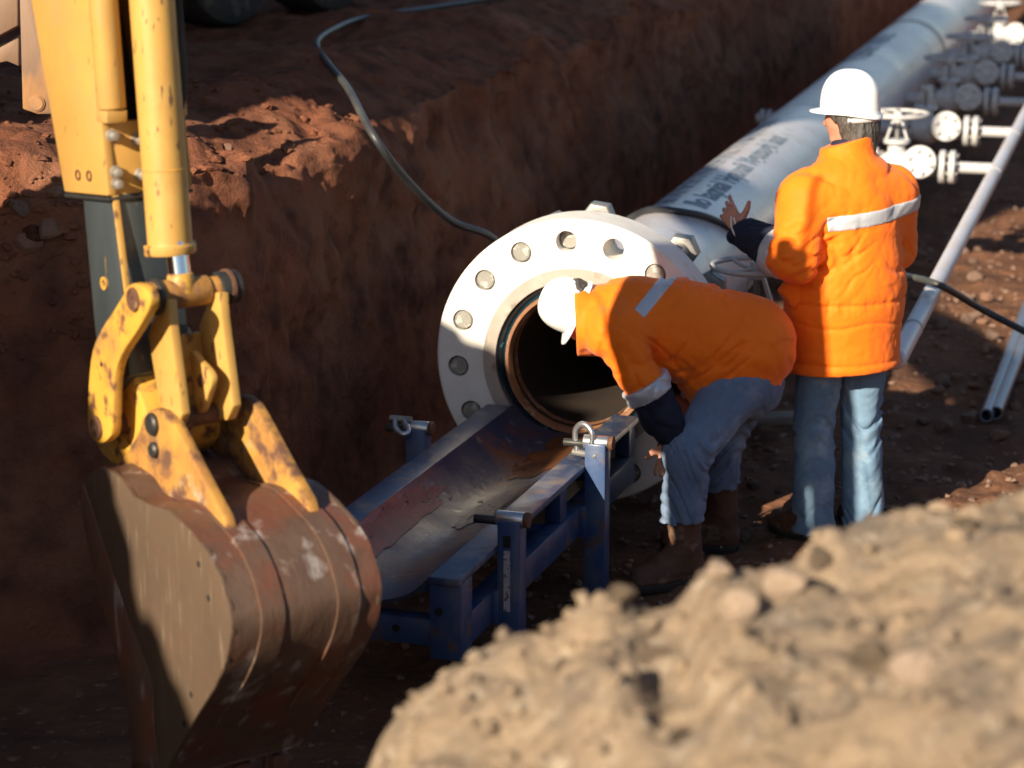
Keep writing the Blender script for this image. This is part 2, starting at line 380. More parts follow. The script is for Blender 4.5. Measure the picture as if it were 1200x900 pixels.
CREST = 1.67
def wall_fn(Vp, Pp):
    # Vp: profile coordinate: 0..1 foot, 1..2 face, 2..3 rounded crest and bench
    rec = sstep(-1.25, -2.1, Pp)                               # near the camera the wall steps back
    rec2 = sstep(-3.05, -3.6, Pp)
    foot = -1.02 - .75 * rec - .12 * rec2 + .05 * fbm(Pp * 1.1, 0 * Pp, 4.)
    crest = CREST + .05 * fbm(Pp * .9, Pp * 0, 2.) - .22 * rec * (1 - rec2) + .06 * fbm(Pp * 4, Pp * 0, 7., 3)
    ridge = rec2 * np.interp(Pp, [-11, -7.5, -5.2, -3.9, -3.0], [2.0, 2.0, 1.7, 1.34, 1.0])       # unseen bank added out of view to shade flange, trough and bucket
    crest = crest + ridge
    batter = .17 + .42 * rec * (1 - rec2) + .10 * fbm(Pp * .7, Pp * 0, 12.)
    a = np.clip(Vp, 0, 1); b = np.clip(Vp - 1, 0, 1); c = np.clip(Vp - 2, 0, 1)
    face = b
    S = foot + .35 * (1 - a) ** 1.0 - batter * face
    drop = .17 + .06 * fbm(Pp * 1.3, Pp * 0, 41., 2)
    Z = -.06 + .06 * a + (crest - drop) * np.sin(np.clip(face, 0, 1) * math.pi / 2 * .92) / math.sin(math.pi / 2 * .92)
    # shoulder and bench
    run = np.where(c > 0, (c ** 3.2) * 40 + c * .5, 0)
    S = S - run
    Z = np.where(c > 0, Z + .05 * np.sin(np.clip(run * 3.2, 0, math.pi)) * .8 - .02 * np.clip(run * 2, 0, 1), Z)
    Z = Z + np.where(c > 0, drop * sstep(0, .55, run), 0)
    Z = Z - ridge * sstep(.2, .6, run)
    brk = (.16 * fbm(Pp * 1.7, Pp * 0, 21., 3) + .07 * fbm(Pp * 6, Pp * 0, 23., 3)) * sstep(.55, 1., b) * (1 - sstep(0, .5, run))
    S = S + brk
    X = P0[0] + QD[0] * S + PD[0] * Pp; Y = P0[1] + QD[1] * S + PD[1] * Pp
    onface = sstep(.1, .4, b) * (1 - sstep(0, .06, c))
    n1 = .13 * fbm(Pp * .9, Z * 1.4, 5.5, 3) + .075 * fbm(Pp * 3.5, Z * 3.6, 1.5, 4) + .012 * fbm(Pp * 11, Z * 2.5, 9.5, 2) + .03 * fbm(Pp * 12, Z * 13, 2.5, 4) + .03 * lumps(Pp * 6.5, Z * 6.5, seed=21) * sstep(0, .25, fbm(Pp * 1.4, Z * 1.4, 31.))
    X += QD[0] * n1 * onface; Y += QD[1] * n1 * onface
    rough = sstep(0, .02, c)
    Z = Z + rough * (.10 * fbm(X * 1.3, Y * 1.3, 6., 3) + .04 * fbm(X * 7, Y * 7, 3., 3) + (.015 + .03 * rec) * lumps(X * 7, Y * 7, seed=9) + .02 * lumps(X * 15, Y * 15, seed=2))
    # unseen earth pile added out of view at left to shade pipe and bench
    edge = -X - (.25 * Y + .5)
    shade_heap = sstep(0, .3, -6.63 - (X * .813 - Y * .582) + .12 * fbm(X, Y, 2., 2)) * sstep(0, 1.3, edge) * sstep(2.4, 3.2, -X) * (1 - sstep(30, 45, Y))
    Z = Z + (6.2 + .3 * fbm(X * .8, Y * .8, 1., 3)) * shade_heap
    return X, Y, Z
Vp = np.concatenate([np.linspace(0, 1, 12, False), np.linspace(1, 2, 84, False), 2 + np.linspace(0, 1, 130)])
sheet('trench_wall', Vp, spaced((-11, -3, .12), (-3, 4.5, .022), (4.5, 12, .045), (12, 26, .2), (26, 300, 14)), wall_fn, 'red_clay')

# near bank of tan spoil in the foreground
crest_px = [(380, 1010), (410, 945), (430, 892), (455, 845), (485, 815), (520, 790), (560, 765), (610, 742), (650, 728), (690, 703), (705, 690), (735, 688), (765, 700),
            (790, 695), (815, 665), (840, 650), (880, 645), (940, 632), (1000, 626), (1060, 600), (1100, 588), (1150, 580), (1200, 572), (1300, 560), (1500, 545)]
YC = 3.75
_cw = np.array([Wy(a, b, YC) for a, b in crest_px])
def bank_fn(X, T):
    # T: along the view from behind the camera (0) over the crest (1) down into the trench (2)
    zc = np.interp(X, _cw[:, 0], _cw[:, 2], left=-.2)
    zc = np.where(X < _cw[0, 0], _cw[0, 2] - (_cw[0, 0] - X) * 1.1, zc)
    zc = np.maximum(zc, -.12)
    yc = YC + .35 * fbm(X * .8, 0 * X, 3., 2) + .12 * np.clip(X, 0, 4)
    t1 = np.clip(T, 0, 1); t2 = np.clip(T - 1, 0, 1)
    back = 1 - t1
    Y = yc - back * 7.0 + t2 * 1.5
    Z = zc - back * .75 * np.clip(zc + .2, 0, 1) - .02
    Z = np.where(T > 1, zc - .02 - (zc + .12) * (t2 ** 1.15), Z)
    amp = sstep(-.1, .5, zc) * (1 - .5 * t2)
    near = sstep(1.4, 2.4, Y)
    Z = Z + amp * (.06 * fbm(X * 2.2, Y * 2.2, 4., 3) * (.3 + .7 * (1 - np.exp(-((Y - yc) / .25) ** 2)))
                   + .030 * fbm(X * 9, Y * 9, 2., 3) + .05 * lumps(X * 5, Y * 5, seed=5) * near * sstep(-.15, .15, fbm(X * 1.7, Y * 1.7, 5.5))
                   + .018 * lumps(X * 13, Y * 13, seed=6) * sstep(-.2, .3, fbm(X * 3, Y * 3, 7.)) + .012 * lumps(X * 24, Y * 24, seed=8) * sstep(-.25, .2, fbm(X * 5, Y * 5, 3.)) + .007 * lumps(X * 44, Y * 44, seed=11) + .010 * fbm(X * 30, Y * 30, 1., 4) - .03)
    return X, Y, Z
sheet('near_bank', spaced((-1.2, 1.6, .012), (1.6, 4, .08), (4, 12, .6)),
      np.concatenate([np.linspace(0, .55, 12, False), np.linspace(.55, 1.0, 260, False), 1 + np.linspace(0, 1, 60)]), bank_fn, 'tan_earth')

# stones
def rock_mesh(seed, sub=2, ang=.5):
    bm = bmesh.new(); bmesh.ops.create_icosphere(bm, subdivisions=sub, radius=1)
    rs = np.random.RandomState(seed)
    planes = [(lambda v: v / np.linalg.norm(v))(rs.normal(size=3)) for _ in range(15)]; hs = rs.uniform(.45, .85, 15)
    for v in bm.verts:
        p = np.array(v.co)
        for pl, h in zip(planes, hs):
            d = p @ pl
            if d > h: p = p - pl * (d - h) * .9
        p *= 1 + .12 * float(fbm(p[0] * 1.8 + seed, p[1] * 1.8, p[2] * 1.8, 3))
        v.co = p
    me = bpy.data.meshes.new('stone'); bm.to_mesh(me); bm.free()
    me.shade_smooth(); me.set_sharp_from_angle(angle=R(28))
    return me
ROCKS = {k: [rock_mesh(i) for i in range(6)] for k in ('stone', 'pale_stone', 'red_stone', 'tan_earth', 'red_clay')}
for k, ms in ROCKS.items():
    for me in ms: me.materials.append(MATS[k])
def rock(kind, loc, size, label, group, seed, squash=.7):
    rs = np.random.RandomState(seed)
    o = bpy.data.objects.new('stone', ROCKS[kind][seed % 6]); C.objects.link(o)
    o.location = V(loc); o.rotation_euler = (rs.uniform(-.4, .4), rs.uniform(-.4, .4), rs.uniform(0, 6.28))
    o.scale = (size * rs.uniform(.8, 1.25), size * rs.uniform(.8, 1.1), size * squash * rs.uniform(.8, 1.15))
    return tag(o, label, 'stone', group)
def rubble(name, pts, sizes, kind, label, seed):
    """a scatter of crumbs too small to count, one object"""
    rs = np.random.RandomState(seed)
    base = []
    for s_ in range(4):
        bm = bmesh.new(); bmesh.ops.create_icosphere(bm, subdivisions=1, radius=1)
        v = np.array([q.co for q in bm.verts]); f = np.array([[q.index for q in ff.verts] for ff in bm.faces]); bm.free()
        v = v * (1 + .35 * rs.uniform(-1, 1, (len(v), 1))) * np.array([1.1, .9, .7]); base.append((v, f))
    vv, ff, n = [], [], 0
    for P, s_ in zip(pts, sizes):
        v, f = base[rs.randint(4)]
        a = rs.uniform(0, 6.28); ca, sa = math.cos(a), math.sin(a)
        w = v * s_; w = np.stack([w[:, 0] * ca - w[:, 1] * sa, w[:, 0] * sa + w[:, 1] * ca, w[:, 2]], 1) + P
        vv.append(w); ff.append(f + n); n += len(v)
    me = fast_mesh(name, np.concatenate(vv), np.concatenate(ff)); me.set_sharp_from_angle(angle=R(30))
    return tag(link_mesh(name, me, kind), label, None, None, 'stuff')

rs = np.random.RandomState(3)
g = 'loose stones on the trench floor'
for i in range(46):                                            # right of the standing worker
    px, py = rs.uniform(1072, 1198), rs.uniform(285, 520)
    P = Wz(px, py, 0.); sz = rs.uniform(.022, .06) * (1.25 if i < 8 else 1)
    rock('stone' if i % 4 else 'red_stone', (P[0], P[1], float(floor_z(P[0], P[1])) + sz * .35), sz, 'small brown stone lying on the shaded trench floor beside the white header pipe', g, 100 + i)
for i in range(16):
    px, py = rs.uniform(860, 935), rs.uniform(520, 640)
    P = Wz(px, py, 0.); sz = rs.uniform(.015, .04)
    rock('stone', (P[0], P[1], float(floor_z(P[0], P[1])) + sz * .3), sz, 'small dark stone on the trench floor between the two workers', 'stones between the workers', 200 + i)
pts, szs = [], []
for i in range(2600):
    P = SP(rs.uniform(-.9, 2.6), rs.uniform(-2.5, 12), 0); pts.append(P); szs.append(rs.uniform(.006, .02))
pts = np.array(pts); pts[:, 2] = floor_z(pts[:, 0], pts[:, 1]) + np.array(szs) * .4
rubble('gravel', pts, szs, 'stone', 'fine earth crumbs strewn over the dark trench floor', 5)

# ------------------------------------------------------------------ pipeline
pl = empty('pipeline', (P0[0], P0[1], P0[2]), 'long white steel pipeline with a big bolted flange on its open end', 'pipe', rotz=-YAW)
# local frame: x to the right of the pipe, y along it, z up, origin in the flange face
RF, RB, RP, RBORE, RH = .584, .495, .315, .268, .0435
NB, PH = 16, R(5.0)
m = MB(); m.lathe((0, 0, 0), (0, 1, 0), [(.30, .40), (.38, .352), (.46, RP + .004), (.50, RP), (60, RP)], 72)
pipe = m.build('pipe', 'pipe_white', pl, 50, local=True)
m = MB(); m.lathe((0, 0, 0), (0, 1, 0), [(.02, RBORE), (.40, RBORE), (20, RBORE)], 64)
m.build('bore', 'bore_shade', pl, 50, local=True)
m = MB(); m.lathe((0, 0, 0), (0, 1, 0), [(11.78, RP - .002), (11.78, RP + .004), (11.86, RP + .004), (11.86, RP - .002)], 64)
m.build('weld_band', 'brown_band', pl, 50, local=True)
for u_ in (5.9,):
    m = MB(); m.lathe((0, 0, 0), (0, 1, 0), [(u_, RP - .002), (u_ + .005, RP + .003), (u_ + .02, RP + .003), (u_ + .025, RP - .002)], 64)
    m.build('weld_seam', 'pipe_white', pl, 50, local=True)
# flange disc with through holes
def flange_disc(R0, R1, rb, rh, nb, ph, y0, y1, ch=.008, na=8):
    m = MB()
    hole = lambda a, y, pt: pt
    for k in range(nb):
        a0 = ph + (k - .5) * 2 * math.pi / nb; a1 = ph + (k + .5) * 2 * math.pi / nb; am = (a0 + a1) / 2
        hc = np.array([math.cos(am), math.sin(am)]) * rb
        bd = [(R1 - ch, t) for t in np.linspace(a0, a1, na + 1)] + [(r, a1) for r in np.linspace(R1 - ch, R0, 6)[1:]] + \
             [(R0, t) for t in np.linspace(a1, a0, na + 1)[1:]] + [(r, a0) for r in np.linspace(R0, R1 - ch, 6)[1:-1]]
        bp = [np.array([math.cos(t), math.sin(t)]) * r for r, t in bd]
        hp = []
        for q in bp:
            d = q - hc; d /= np.linalg.norm(d); hp.append(hc + d * rh)
        n = len(bp); rows = []
        for (pts_, y) in ((bp, y0), (hp, y0), (hp, y1), (bp, y1)):
            rows += [(q[0], y, q[1]) for q in pts_]
        m.add(rows, [(r * n + i, r * n + (i + 1) % n, (r + 1) * n + (i + 1) % n, (r + 1) * n + i) for r in range(3) for i in range(n)])
    N = nb * na
    ang = [ph - math.pi / nb + 2 * math.pi * i / N for i in range(N)]
    rim = []
    for (r, y) in ((R1 - ch, y0), (R1, y0 + ch), (R1, y1 - ch), (R1 - ch, y1)): rim += [(math.cos(t) * r, y, math.sin(t) * r) for t in ang]
    m.add(rim, [(r * N + i, r * N + (i + 1) % N, (r + 1) * N + (i + 1) % N, (r + 1) * N + i) for r in range(3) for i in range(N)])
    bore = [(math.cos(t) * R0, y, math.sin(t) * R0) for y in (y0, y1) for t in ang]
    m.add(bore, [(i, (i + 1) % N, N + (i + 1) % N, N + i) for i in range(N)])
    return m
fl = flange_disc(.385, RF, RB, RH, NB, PH, 0, .21).build('flange', 'flange_white', pl, 30, local=True)
m = MB(); m.lathe((0, 0, 0), (0, 1, 0), [(.02, .386), (-.0065, .386), (-.0065, .335), (.02, .333)], 80)
m.build('raised_face', 'raised_face', fl, 30, local=True)
m = MB(); m.lathe((0, 0, 0), (0, 1, 0), [(.015, .336), (.004, .334), (.012, .322), (.03, .310), (.018, .298), (.018, .292)], 80)
m.build('gasket_ring', 'gasket_teal', fl, 40, local=True)
m = MB(); m.lathe((0, 0, 0), (0, 1, 0), [(.02, .300), (.003, .296), (.003, .284), (.03, .270), (.05, RBORE - .001), (.085, RBORE - .001)], 80)
m.build('pipe_end', 'bore_rust', fl, 40, local=True)
m = MB(); m.lathe((0, 0, 0), (0, 1, 0), [(.209, .42), (.25, .41), (.31, .39)], 72); m.build('hub', 'flange_white', fl, 50, local=True)
# the empty bolt hole is the one right of the top
stud_m = MB(); stud_m.lathe((0, 0, 0), (0, 1, 0), [(.004, .0005), (.004, .034), (.010, .0385), (.62, .0385), (.62, .0005)], 20)
stud_me = stud_m.mesh('stud', 40); stud_me.materials.append(MATS['stud_face'])
nut_m = MB(); nut_m.lathe((0, 0, 0), (0, 1, 0), [(0, .03), (0, .068), (.010, .074), (.072, .074), (.082, .068), (.082, .03)], 6)
nut_me = nut_m.mesh('nut', 20, .003); nut_me.materials.append(MATS['nut_grey'])
for k in range(NB):
    a = PH + 2 * math.pi * k / NB; deg = math.degrees(a) % 360
    if 70 < deg < 85: continue
    o = bpy.data.objects.new('stud', stud_me); C.objects.link(o); o.parent = fl
    pull = .045 if 93 < deg < 107 else random.uniform(.0, .006)
    o.location = (math.cos(a) * RB, pull, math.sin(a) * RB); o.rotation_euler = (0, random.uniform(0, 6), 0)
    o2 = bpy.data.objects.new('nut', nut_me); C.objects.link(o2); o2.parent = fl
    o2.location = (math.cos(a) * RB, .50 + random.uniform(-.02, .02), math.sin(a) * RB); o2.rotation_euler = (0, random.uniform(0, 1), 0)

def pipe_text(txt, u0, u1, th_top, th_bot, m, name='lettering'):
    cu = bpy.data.curves.new('t', 'FONT'); cu.body = txt; cu.resolution_u = 3; cu.offset = .018
    to = bpy.data.objects.new('t', cu); C.objects.link(to)
    dg = bpy.context.evaluated_depsgraph_get(); me = bpy.data.meshes.new_from_object(to.evaluated_get(dg))
    bpy.data.objects.remove(to)
    bm = bmesh.new(); bm.from_mesh(me)
    xs = [v.co.x for v in bm.verts]; ys = [v.co.y for v in bm.verts]
    x0, x1, y0, y1 = min(xs), max(xs), min(ys), max(ys)
    bmesh.ops.triangulate(bm, faces=bm.faces)
    for it in range(4):
        es = [e for e in bm.edges if abs(e.verts[0].co.y - e.verts[1].co.y) > (y1 - y0) * .12]
        if not es: break
        bmesh.ops.subdivide_edges(bm, edges=es, cuts=1); bmesh.ops.triangulate(bm, faces=bm.faces)
    for v in bm.verts:
        u = u0 + (v.co.x - x0) / (x1 - x0) * (u1 - u0); t = R(th_bot + (v.co.y - y0) / (y1 - y0) * (th_top - th_bot))
        v.co = (math.cos(t) * (RP + .0015), u, math.sin(t) * (RP + .0015))
    bm.to_mesh(me); bm.free(); me.materials.clear(); me.materials.append(MATS[m])
    o = bpy.data.objects.new(name, me); C.objects.link(o); o.parent = pipe; o['kind'] = 'stuff'
    return o
pipe_text('Ilo laqnial Hqunail Mgutsugh Iaut', 2.05, 4.5, 89, 60, 'lettering_blue')
pipe_text('HIlMHEIH NHIMHE HNMMIENH', 1.95, 5.2, 123, 97, 'lettering_dark')
pipe_text('HEINH MIHE', 8.6, 10.6, 120, 84, 'lettering_dark')

# stub on the far side of the pipe
m = MB(); m.cyl((-.28, 7.5, 0), (-.58, 7.5, 0), .035, n=20); m.cyl((-.47, 7.5, 0), (-.50, 7.5, 0), .065, n=24); m.cyl((-.52, 7.5, 0), (-.55, 7.5, 0), .065, n=24)
m.build('drain_stub', 'valve_white', pl, 30, .004, local=True)

# branch valves (all alike): x away from the main pipe, y along it
def make_valve(name, label, with_wheel=True):
    t = empty(name, (0, 0, 0), label, 'valve', 'branch valves along the pipeline')
    B = lambda mb, nm, mt='valve_white', par=t, bev=.004, sm=35: mb.build(nm, mt, par, sm, bev, local=True)
    m = MB(); m.cyl((.29, 0, 0), (.50, 0, 0), .048, n=24); B(m, 'branch_pipe', bev=0)
    for x in (.43, .475, .885, .945):
        m = MB(); m.lathe((x, 0, 0), (1, 0, 0), [(0, .03), (0, .098), (.006, .104), (.032, .104), (.038, .098), (.038, .03)], 32)
        f_ = B(m, 'flange', bev=0)
    for xc in (.47, .935):
        for k in range(8):
            a = 2 * math.pi * (k + .5) / 8
            m = MB(); m.cyl((xc - .052, .078 * math.cos(a), .078 * math.sin(a)), (xc + .064, .078 * math.cos(a), .078 * math.sin(a)), .011, n=6)
            B(m, 'bolt', 'nut_grey', t, 0)
    m = MB(); m.lathe((.51, 0, 0), (1, 0, 0), [(0, .06), (.04, .075), (.10, .098), (.16, .098), (.20, .07), (.24, .052), (.29, .05), (.33, .062), (.38, .065)], 28); B(m, 'body', bev=0, sm=60)
    m = MB(); m.cyl((.62, 0, .05), (.62, 0, .135), .060, .052); m.cyl((.62, 0, .135), (.62, 0, .16), .082, n=20); B(m, 'bonnet', bev=.003)
    # round bolted cover, looking towards the open end and a little up
    d = np.array([.02, -.94, .22]); d /= np.linalg.norm(d); c0 = np.array([.775, -.03, .02])
    m = MB(); m.cyl(c0, c0 + d * .085, .085, n=28); B(m, 'cover_neck')
    m = MB(); m.lathe(c0 + d * .085, d, [(0, .02), (0, .096), (.006, .101), (.030, .101), (.036, .096), (.036, .042), (.046, .036), (.046, .001)], 30)
    cv = B(m, 'cover', bev=0, sm=30)
    u = np.cross(d, (0, 0, 1.)); u /= np.linalg.norm(u); w = np.cross(u, d)
    for k in range(6):
        a = 2 * math.pi * k / 6 + .3; q = c0 + d * .119 + (u * math.cos(a) + w * math.sin(a)) * .068
        m = MB(); m.cyl(q, q + d * .026, .017, n=6); B(m, 'bolt', 'valve_white', cv, .002)
    m = MB()
    for sx in (-1, 1): m.prism([(.62 + sx * .055, -.018, .16), (.62 + sx * .072, -.018, .16), (.62 + sx * .035, -.018, .27), (.62 + sx * .020, -.018, .27)], (0, .036, 0))
    m.cyl((.62, 0, .262), (.62, 0, .30), .036, n=16); B(m, 'yoke', bev=.002)
    m = MB(); m.cyl((.62, 0, .14), (.62, 0, .345), .013, n=12); B(m, 'stem', 'nut_grey', bev=0)
    if with_wheel:
        m = MB(); m.tube([(.62 + .185 * math.cos(a), .185 * math.sin(a), .315) for a in np.linspace(0, 2 * math.pi, 32, False)], .012, 8, 1, True)
        hw = B(m, 'handwheel', bev=0, sm=80)
        m = MB(); m.cyl((.62, 0, .297), (.62, 0, .333), .028, n=16); B(m, 'hub', 'valve_white', hw, .003)
        for k in range(4):
            a = math.pi / 4 + k * math.pi / 2
            m = MB(); m.tube([(.62 + .02 * math.cos(a), .02 * math.sin(a), .305), (.62 + .1 * math.cos(a), .1 * math.sin(a), .300), (.62 + .18 * math.cos(a), .18 * math.sin(a), .314)], .009, 6, 3)
            B(m, 'spoke', 'valve_white', hw, 0, 80)
    m = MB(); m.cyl((.98, 0, 0), (1.225, 0, 0), .036, n=20); B(m, 'outlet_pipe', bev=0)
    return t
def copy_tree(o, parent=None):
    c = o.copy(); C.objects.link(c); c.parent = parent
    for ch in list(o.children): copy_tree(ch, c)
    return c
def put_valve(t, p, tilt=0.):
    P = SP(0, p, .73); t.location = V(P); t.rotation_euler = (0, 0, -YAW)
v0 = make_valve('gate_valve', 'white gate valve with handwheel beside the flange, half hidden by the standing worker')
v2 = make_valve('gate_valve', 'white branch valve without a handwheel, second from the standing worker', False)
vl = ['white bolted valve closest right of the standing worker with a level handwheel', 'third white branch valve counted from the standing worker, handwheel level with the pipe',
      'fourth white branch valve counted from the standing worker', 'fifth white branch valve counted from the standing worker, near the top right corner', 'farthest white branch valve at the top right corner']
put_valve(v0, .60); put_valve(v2, 7.25)
for lab, p in zip(vl, (5.6, 8.9, 10.55, 12.2, 13.85)):
    c = copy_tree(v0); c['label'] = lab; put_valve(c, p)

hd = empty('header_pipe', SP(1.23, .40, .73), 'thin white header pipe running beside the pipeline past the standing worker', 'pipe', rotz=-YAW)
m = MB(); m.lathe((0, 0, 0), (0, 1, 0), [(-.012, .001), (-.012, .03), (0, .039), (.02, .041), (24, .041)], 24); m.build('tube', 'pipe_white', hd, 50, local=True)
for p in (1.2, 5.6, 7.25, 8.9):
    m = MB(); m.lathe((0, 0, 0), (0, 1, 0), [(p - .62, .040), (p - .62, .044), (p - .60, .044), (p - .60, .040)], 24); m.build('weld_ring', 'valve_white', hd, 30, local=True)

# long hose from the bench over the wall, the pipe and the header
def on_pipe(p, deg, r): return SP(math.cos(R(deg)) * r, p, .73 + math.sin(R(deg)) * r)
rh = .0165
hz = CREST + .03
hp = [Wz(590, -4, hz), Wz(500, 10, hz), Wz(430, 20, hz + .01), Wz(393, 33, hz + .02), Wz(371, 50, hz + .02), Wz(384, 74, hz + .01), Wz(408, 104, hz), Wy(437, 158, 9.72), Wy(478, 212, 9.9), Wy(528, 258, 10.2), Wy(580, 281, 10.45)]
hp += [SP(-.62, 1.45, .72), on_pipe(1.90, 150, RP + .05)]
hp += [on_pipe(1.93, 128, RP + rh), on_pipe(1.80, 105, RP + rh), on_pipe(1.74, 84, RP + rh), on_pipe(1.84, 62, RP + rh), on_pipe(1.98, 42, RP + rh)]
hp += [on_pipe(2.1, 20, RP + .06), SP(.75, 1.7, .80), SP(1.05, 1.45, .86), Wy(1068, 325, 10.55), Wz(1105, 336, .73 + .041 + rh + .012), Wy(1150, 362, 10.75), Wy(1200, 388, 10.6), Wy(1260, 420, 10.4), Wy(1330, 520, 10.2)]
m = MB(); m.tube(hp, rh, 12, 10)
tag(m.build('hose', 'hose', None, 80), 'long dark rubber hose looping off the bench and over the white pipe', 'hose')

# two conduits on the floor at the right
for i, (a, b) in enumerate((((1156, 487), (1209, 345)), ((1167, 484), (1222, 345)))):
    A, B = Wz(*a, .045), Wz(*b, .05); d = (B - A) / np.linalg.norm(B - A)
    m = MB(); m.lathe(A, d, [(.0, .025), (0, .034), (3.2, .034)], 20); m.lathe(A, d, [(0, .026), (.5, .026)], 20)
    tag(m.build('conduit', 'conduit', None, 40), ('left' if i == 0 else 'right') + ' one of two grey steel conduits lying side by side on the trench floor', 'conduit', 'conduits on the trench floor')
A = Wz(872, 492, .05); B = Wz(934, 489, .05)
m = MB(); d = (B - A); L_ = np.linalg.norm(d); d = d / L_; e = np.array([-d[1], d[0], 0]); m.box((A + B) / 2, d * L_ / 2, e * .06, (0, 0, .02))
tag(m.build('plank', 'wood', None, 30, .004), 'short grey timber plank on the ground behind the bending worker', 'plank')

# ------------------------------------------------------------------ excavator arm and bucket
BETA = R(36)
EW = np.array([math.cos(BETA), math.sin(BETA), 0.0]); EM = np.array([math.sin(BETA), -math.cos(BETA), 0.0])
EA = Wy(183, 495, 6.72) - EW * .10
def EP(px, py, off):
    r = ray(px, py); t = ((EA - CO) @ EW + off) / (r @ EW); return CO + r * t
def smooth_px(pts, sub=4, closed=True): return [tuple(p) for p in spline([np.array([*p, 0.]) for p in pts], sub, closed)[:, :2]]
def plate(mb, pts, off, th, ref=None):
    """plate in the arm's plane; outline measured at offset ref, built from off to off+th"""
    ref = off if ref is None else ref
    return mb.prism([EP(a, b, ref) + EW * (off - ref) for a, b in pts], EW * th)
base = EP(200, 870, .25); base[2] = 0
ex = empty('excavator_arm', base, 'yellow excavator arm with hydraulic cylinder and rusty digging bucket hanging in the trench', 'excavator')
def up(pts, z):
    """continue the line pts[0]->pts[1] (world) up to height z"""
    a, b = pts; t = (z - a[2]) / (b[2] - a[2]); return a + (b - a) * t

# outer stick: two side plates, back plate, rounded front rail, bottom plate with bolts
TOPZ = 2.85
stk = MB()
bl, fl_ = EP(75, 225, .07), EP(127, 230, .07)
tb, tf = up([bl, EP(36, 0, .07)], TOPZ), up([fl_, EP(104, 0, .07)], TOPZ)
stick = MB().prism([bl, fl_, EP(118, 142, .07), tf, tb], EW * .03).build('stick', 'yellow_paint', ex, 35, .006)
MB().prism([p + EW * .25 for p in (bl, fl_, EP(118, 142, .07), tf, tb)], EW * .03).build('side_plate', 'yellow_paint', stick, 35, .006)
MB().prism([bl + EW * .03, bl + EW * .25, tb + EW * .25, tb + EW * .03], (fl_ - bl) * .30).build('back_plate', 'black_steel', stick, 35)  # black colour stands in for the deep shade of the gap
a, b = EP(131, 128, .085), up([EP(131, 128, .085), EP(121, 0, .085)], TOPZ)
MB().cyl(a, b, .042, n=28).build('front_rail', 'yellow_paint', stick, 40, .006)
a2 = EP(131, 143, .085); d2 = (a - a2) / np.linalg.norm(a - a2)
MB().box((a + a2) / 2, EW * .034, EM * .034, d2 * np.linalg.norm(a - a2) / 2).build('rail_foot', 'yellow_paint', stick, 35, .005)
a, b = EP(131, 143, .085) + EW * .20, up([EP(131, 128, .085) + EW * .2, EP(121, 0, .085) + EW * .2], TOPZ)
MB().cyl(a, b, .042, n=28).build('front_rail', 'yellow_paint', stick, 40, .006)
# bolted guide plate
q0, q1 = EP(120.5, 143, .088), EP(127.5, 229, .088)
gp = MB().prism([q0, q1, q1 + EW * .22, q0 + EW * .22], EM * .022).build('guide_plate', 'yellow_paint', stick, 35, .004)
def on_gp(px, py):
    n = np.cross(q1 - q0, EW); n /= np.linalg.norm(n); r = ray(px, py); o_ = q0 + EM * .022
    return CO + r * (((o_ - CO) @ n) / (r @ n))
for bx, by in ((130, 158.5), (160, 163), (134, 201), (135, 215), (164, 204.5)):
    c_ = on_gp(bx, by)
    MB().cyl(c_ - EM * .004, c_ + EM * .012, .0185, n=20).cyl(c_ + EM * .012, c_ + EM * .036, .0145, n=6).build('bolt', 'bolt_grey', gp, 30, .002)
for bx, by in ((92, 205), (105, 206)):
    c_ = EP(bx, by, .07); MB().lathe(c_, -EW, [(-.004, .0165), (.004, .0165), (.004, .011), (-.004, .011)], 20).build('bolt_ring', 'rust', stick, 30)
for zz in (225, 110):
    pass
MB().prism([bl - np.array([0, 0, .004]), fl_ - np.array([0, 0, .004]), fl_ + EW * .28 - np.array([0, 0, .004]), bl + EW * .28 - np.array([0, 0, .004])], (0, 0, -.012)).build('end_collar', 'black_steel', stick, 35, .002)
# telescopic inner stick
inn = MB(); plate(inn, [(94, 205), (129, 205), (143, 350), (152, 440), (126, 470), (111, 390)], .088, .21)
inner = inn.build('inner_stick', 'grey_stick', ex, 35, .008)
e0, e1 = EP(130, 228, .086), EP(146, 352, .086)
MB().prism([e0, e0 + EM * .012, e1 + EM * .012, e1], EW * .02).build('wear_strip', 'scratched_yellow', inner, 35, .003)
c_ = EP(123, 332, .088); MB().lathe(c_, -EW, [(-.004, .02), (.006, .02), (.006, .012), (-.002, .011), (-.002, .001)], 20).build('grease_plug', 'worn_yellow', inner, 30)
# lower end casting of the stick
end = MB(); plate(end, smooth_px([(112, 400), (140, 395), (160, 450), (176, 505), (170, 535), (140, 548), (112, 520), (106, 470)], 3), .115, .24)
end.build('stick_end', 'worn_yellow', ex, 35, .008)

# hydraulic cylinder
CO_ = .205
cb, ct = EP(200, 296, CO_), up([EP(199, 290, CO_), EP(178, 0, CO_)], TOPZ)
cd = (ct - cb) / np.linalg.norm(ct - cb)
barrel = MB().cyl(cb + cd * .01, ct, .066, n=40).build('cylinder_barrel', 'scratched_yellow', ex, 40)
MB().lathe(cb, cd, [(-.004, .035), (-.004, .07), (.004, .074), (.020, .074), (.026, .068), (.03, .0665)], 40).build('gland', 'scratched_yellow', barrel, 30)
for w_ in (-1, 1):
    c_ = cb + cd * .012 + EW * .073 * w_; MB().box(c_, EW * .008, EM * .012, cd * .016).build('lug', 'worn_yellow', barrel, 30, .002)
c_ = cb + cd * .245; MB().lathe(c_, cd, [(-.003, .0662), (-.002, .0672), (.002, .0672), (.003, .0662)], 40).build('weld_line', 'worn_yellow', barrel, 30)
pinT = EP(157, 351, .05)
rod_b = pinT + EW * (CO_ - .05)
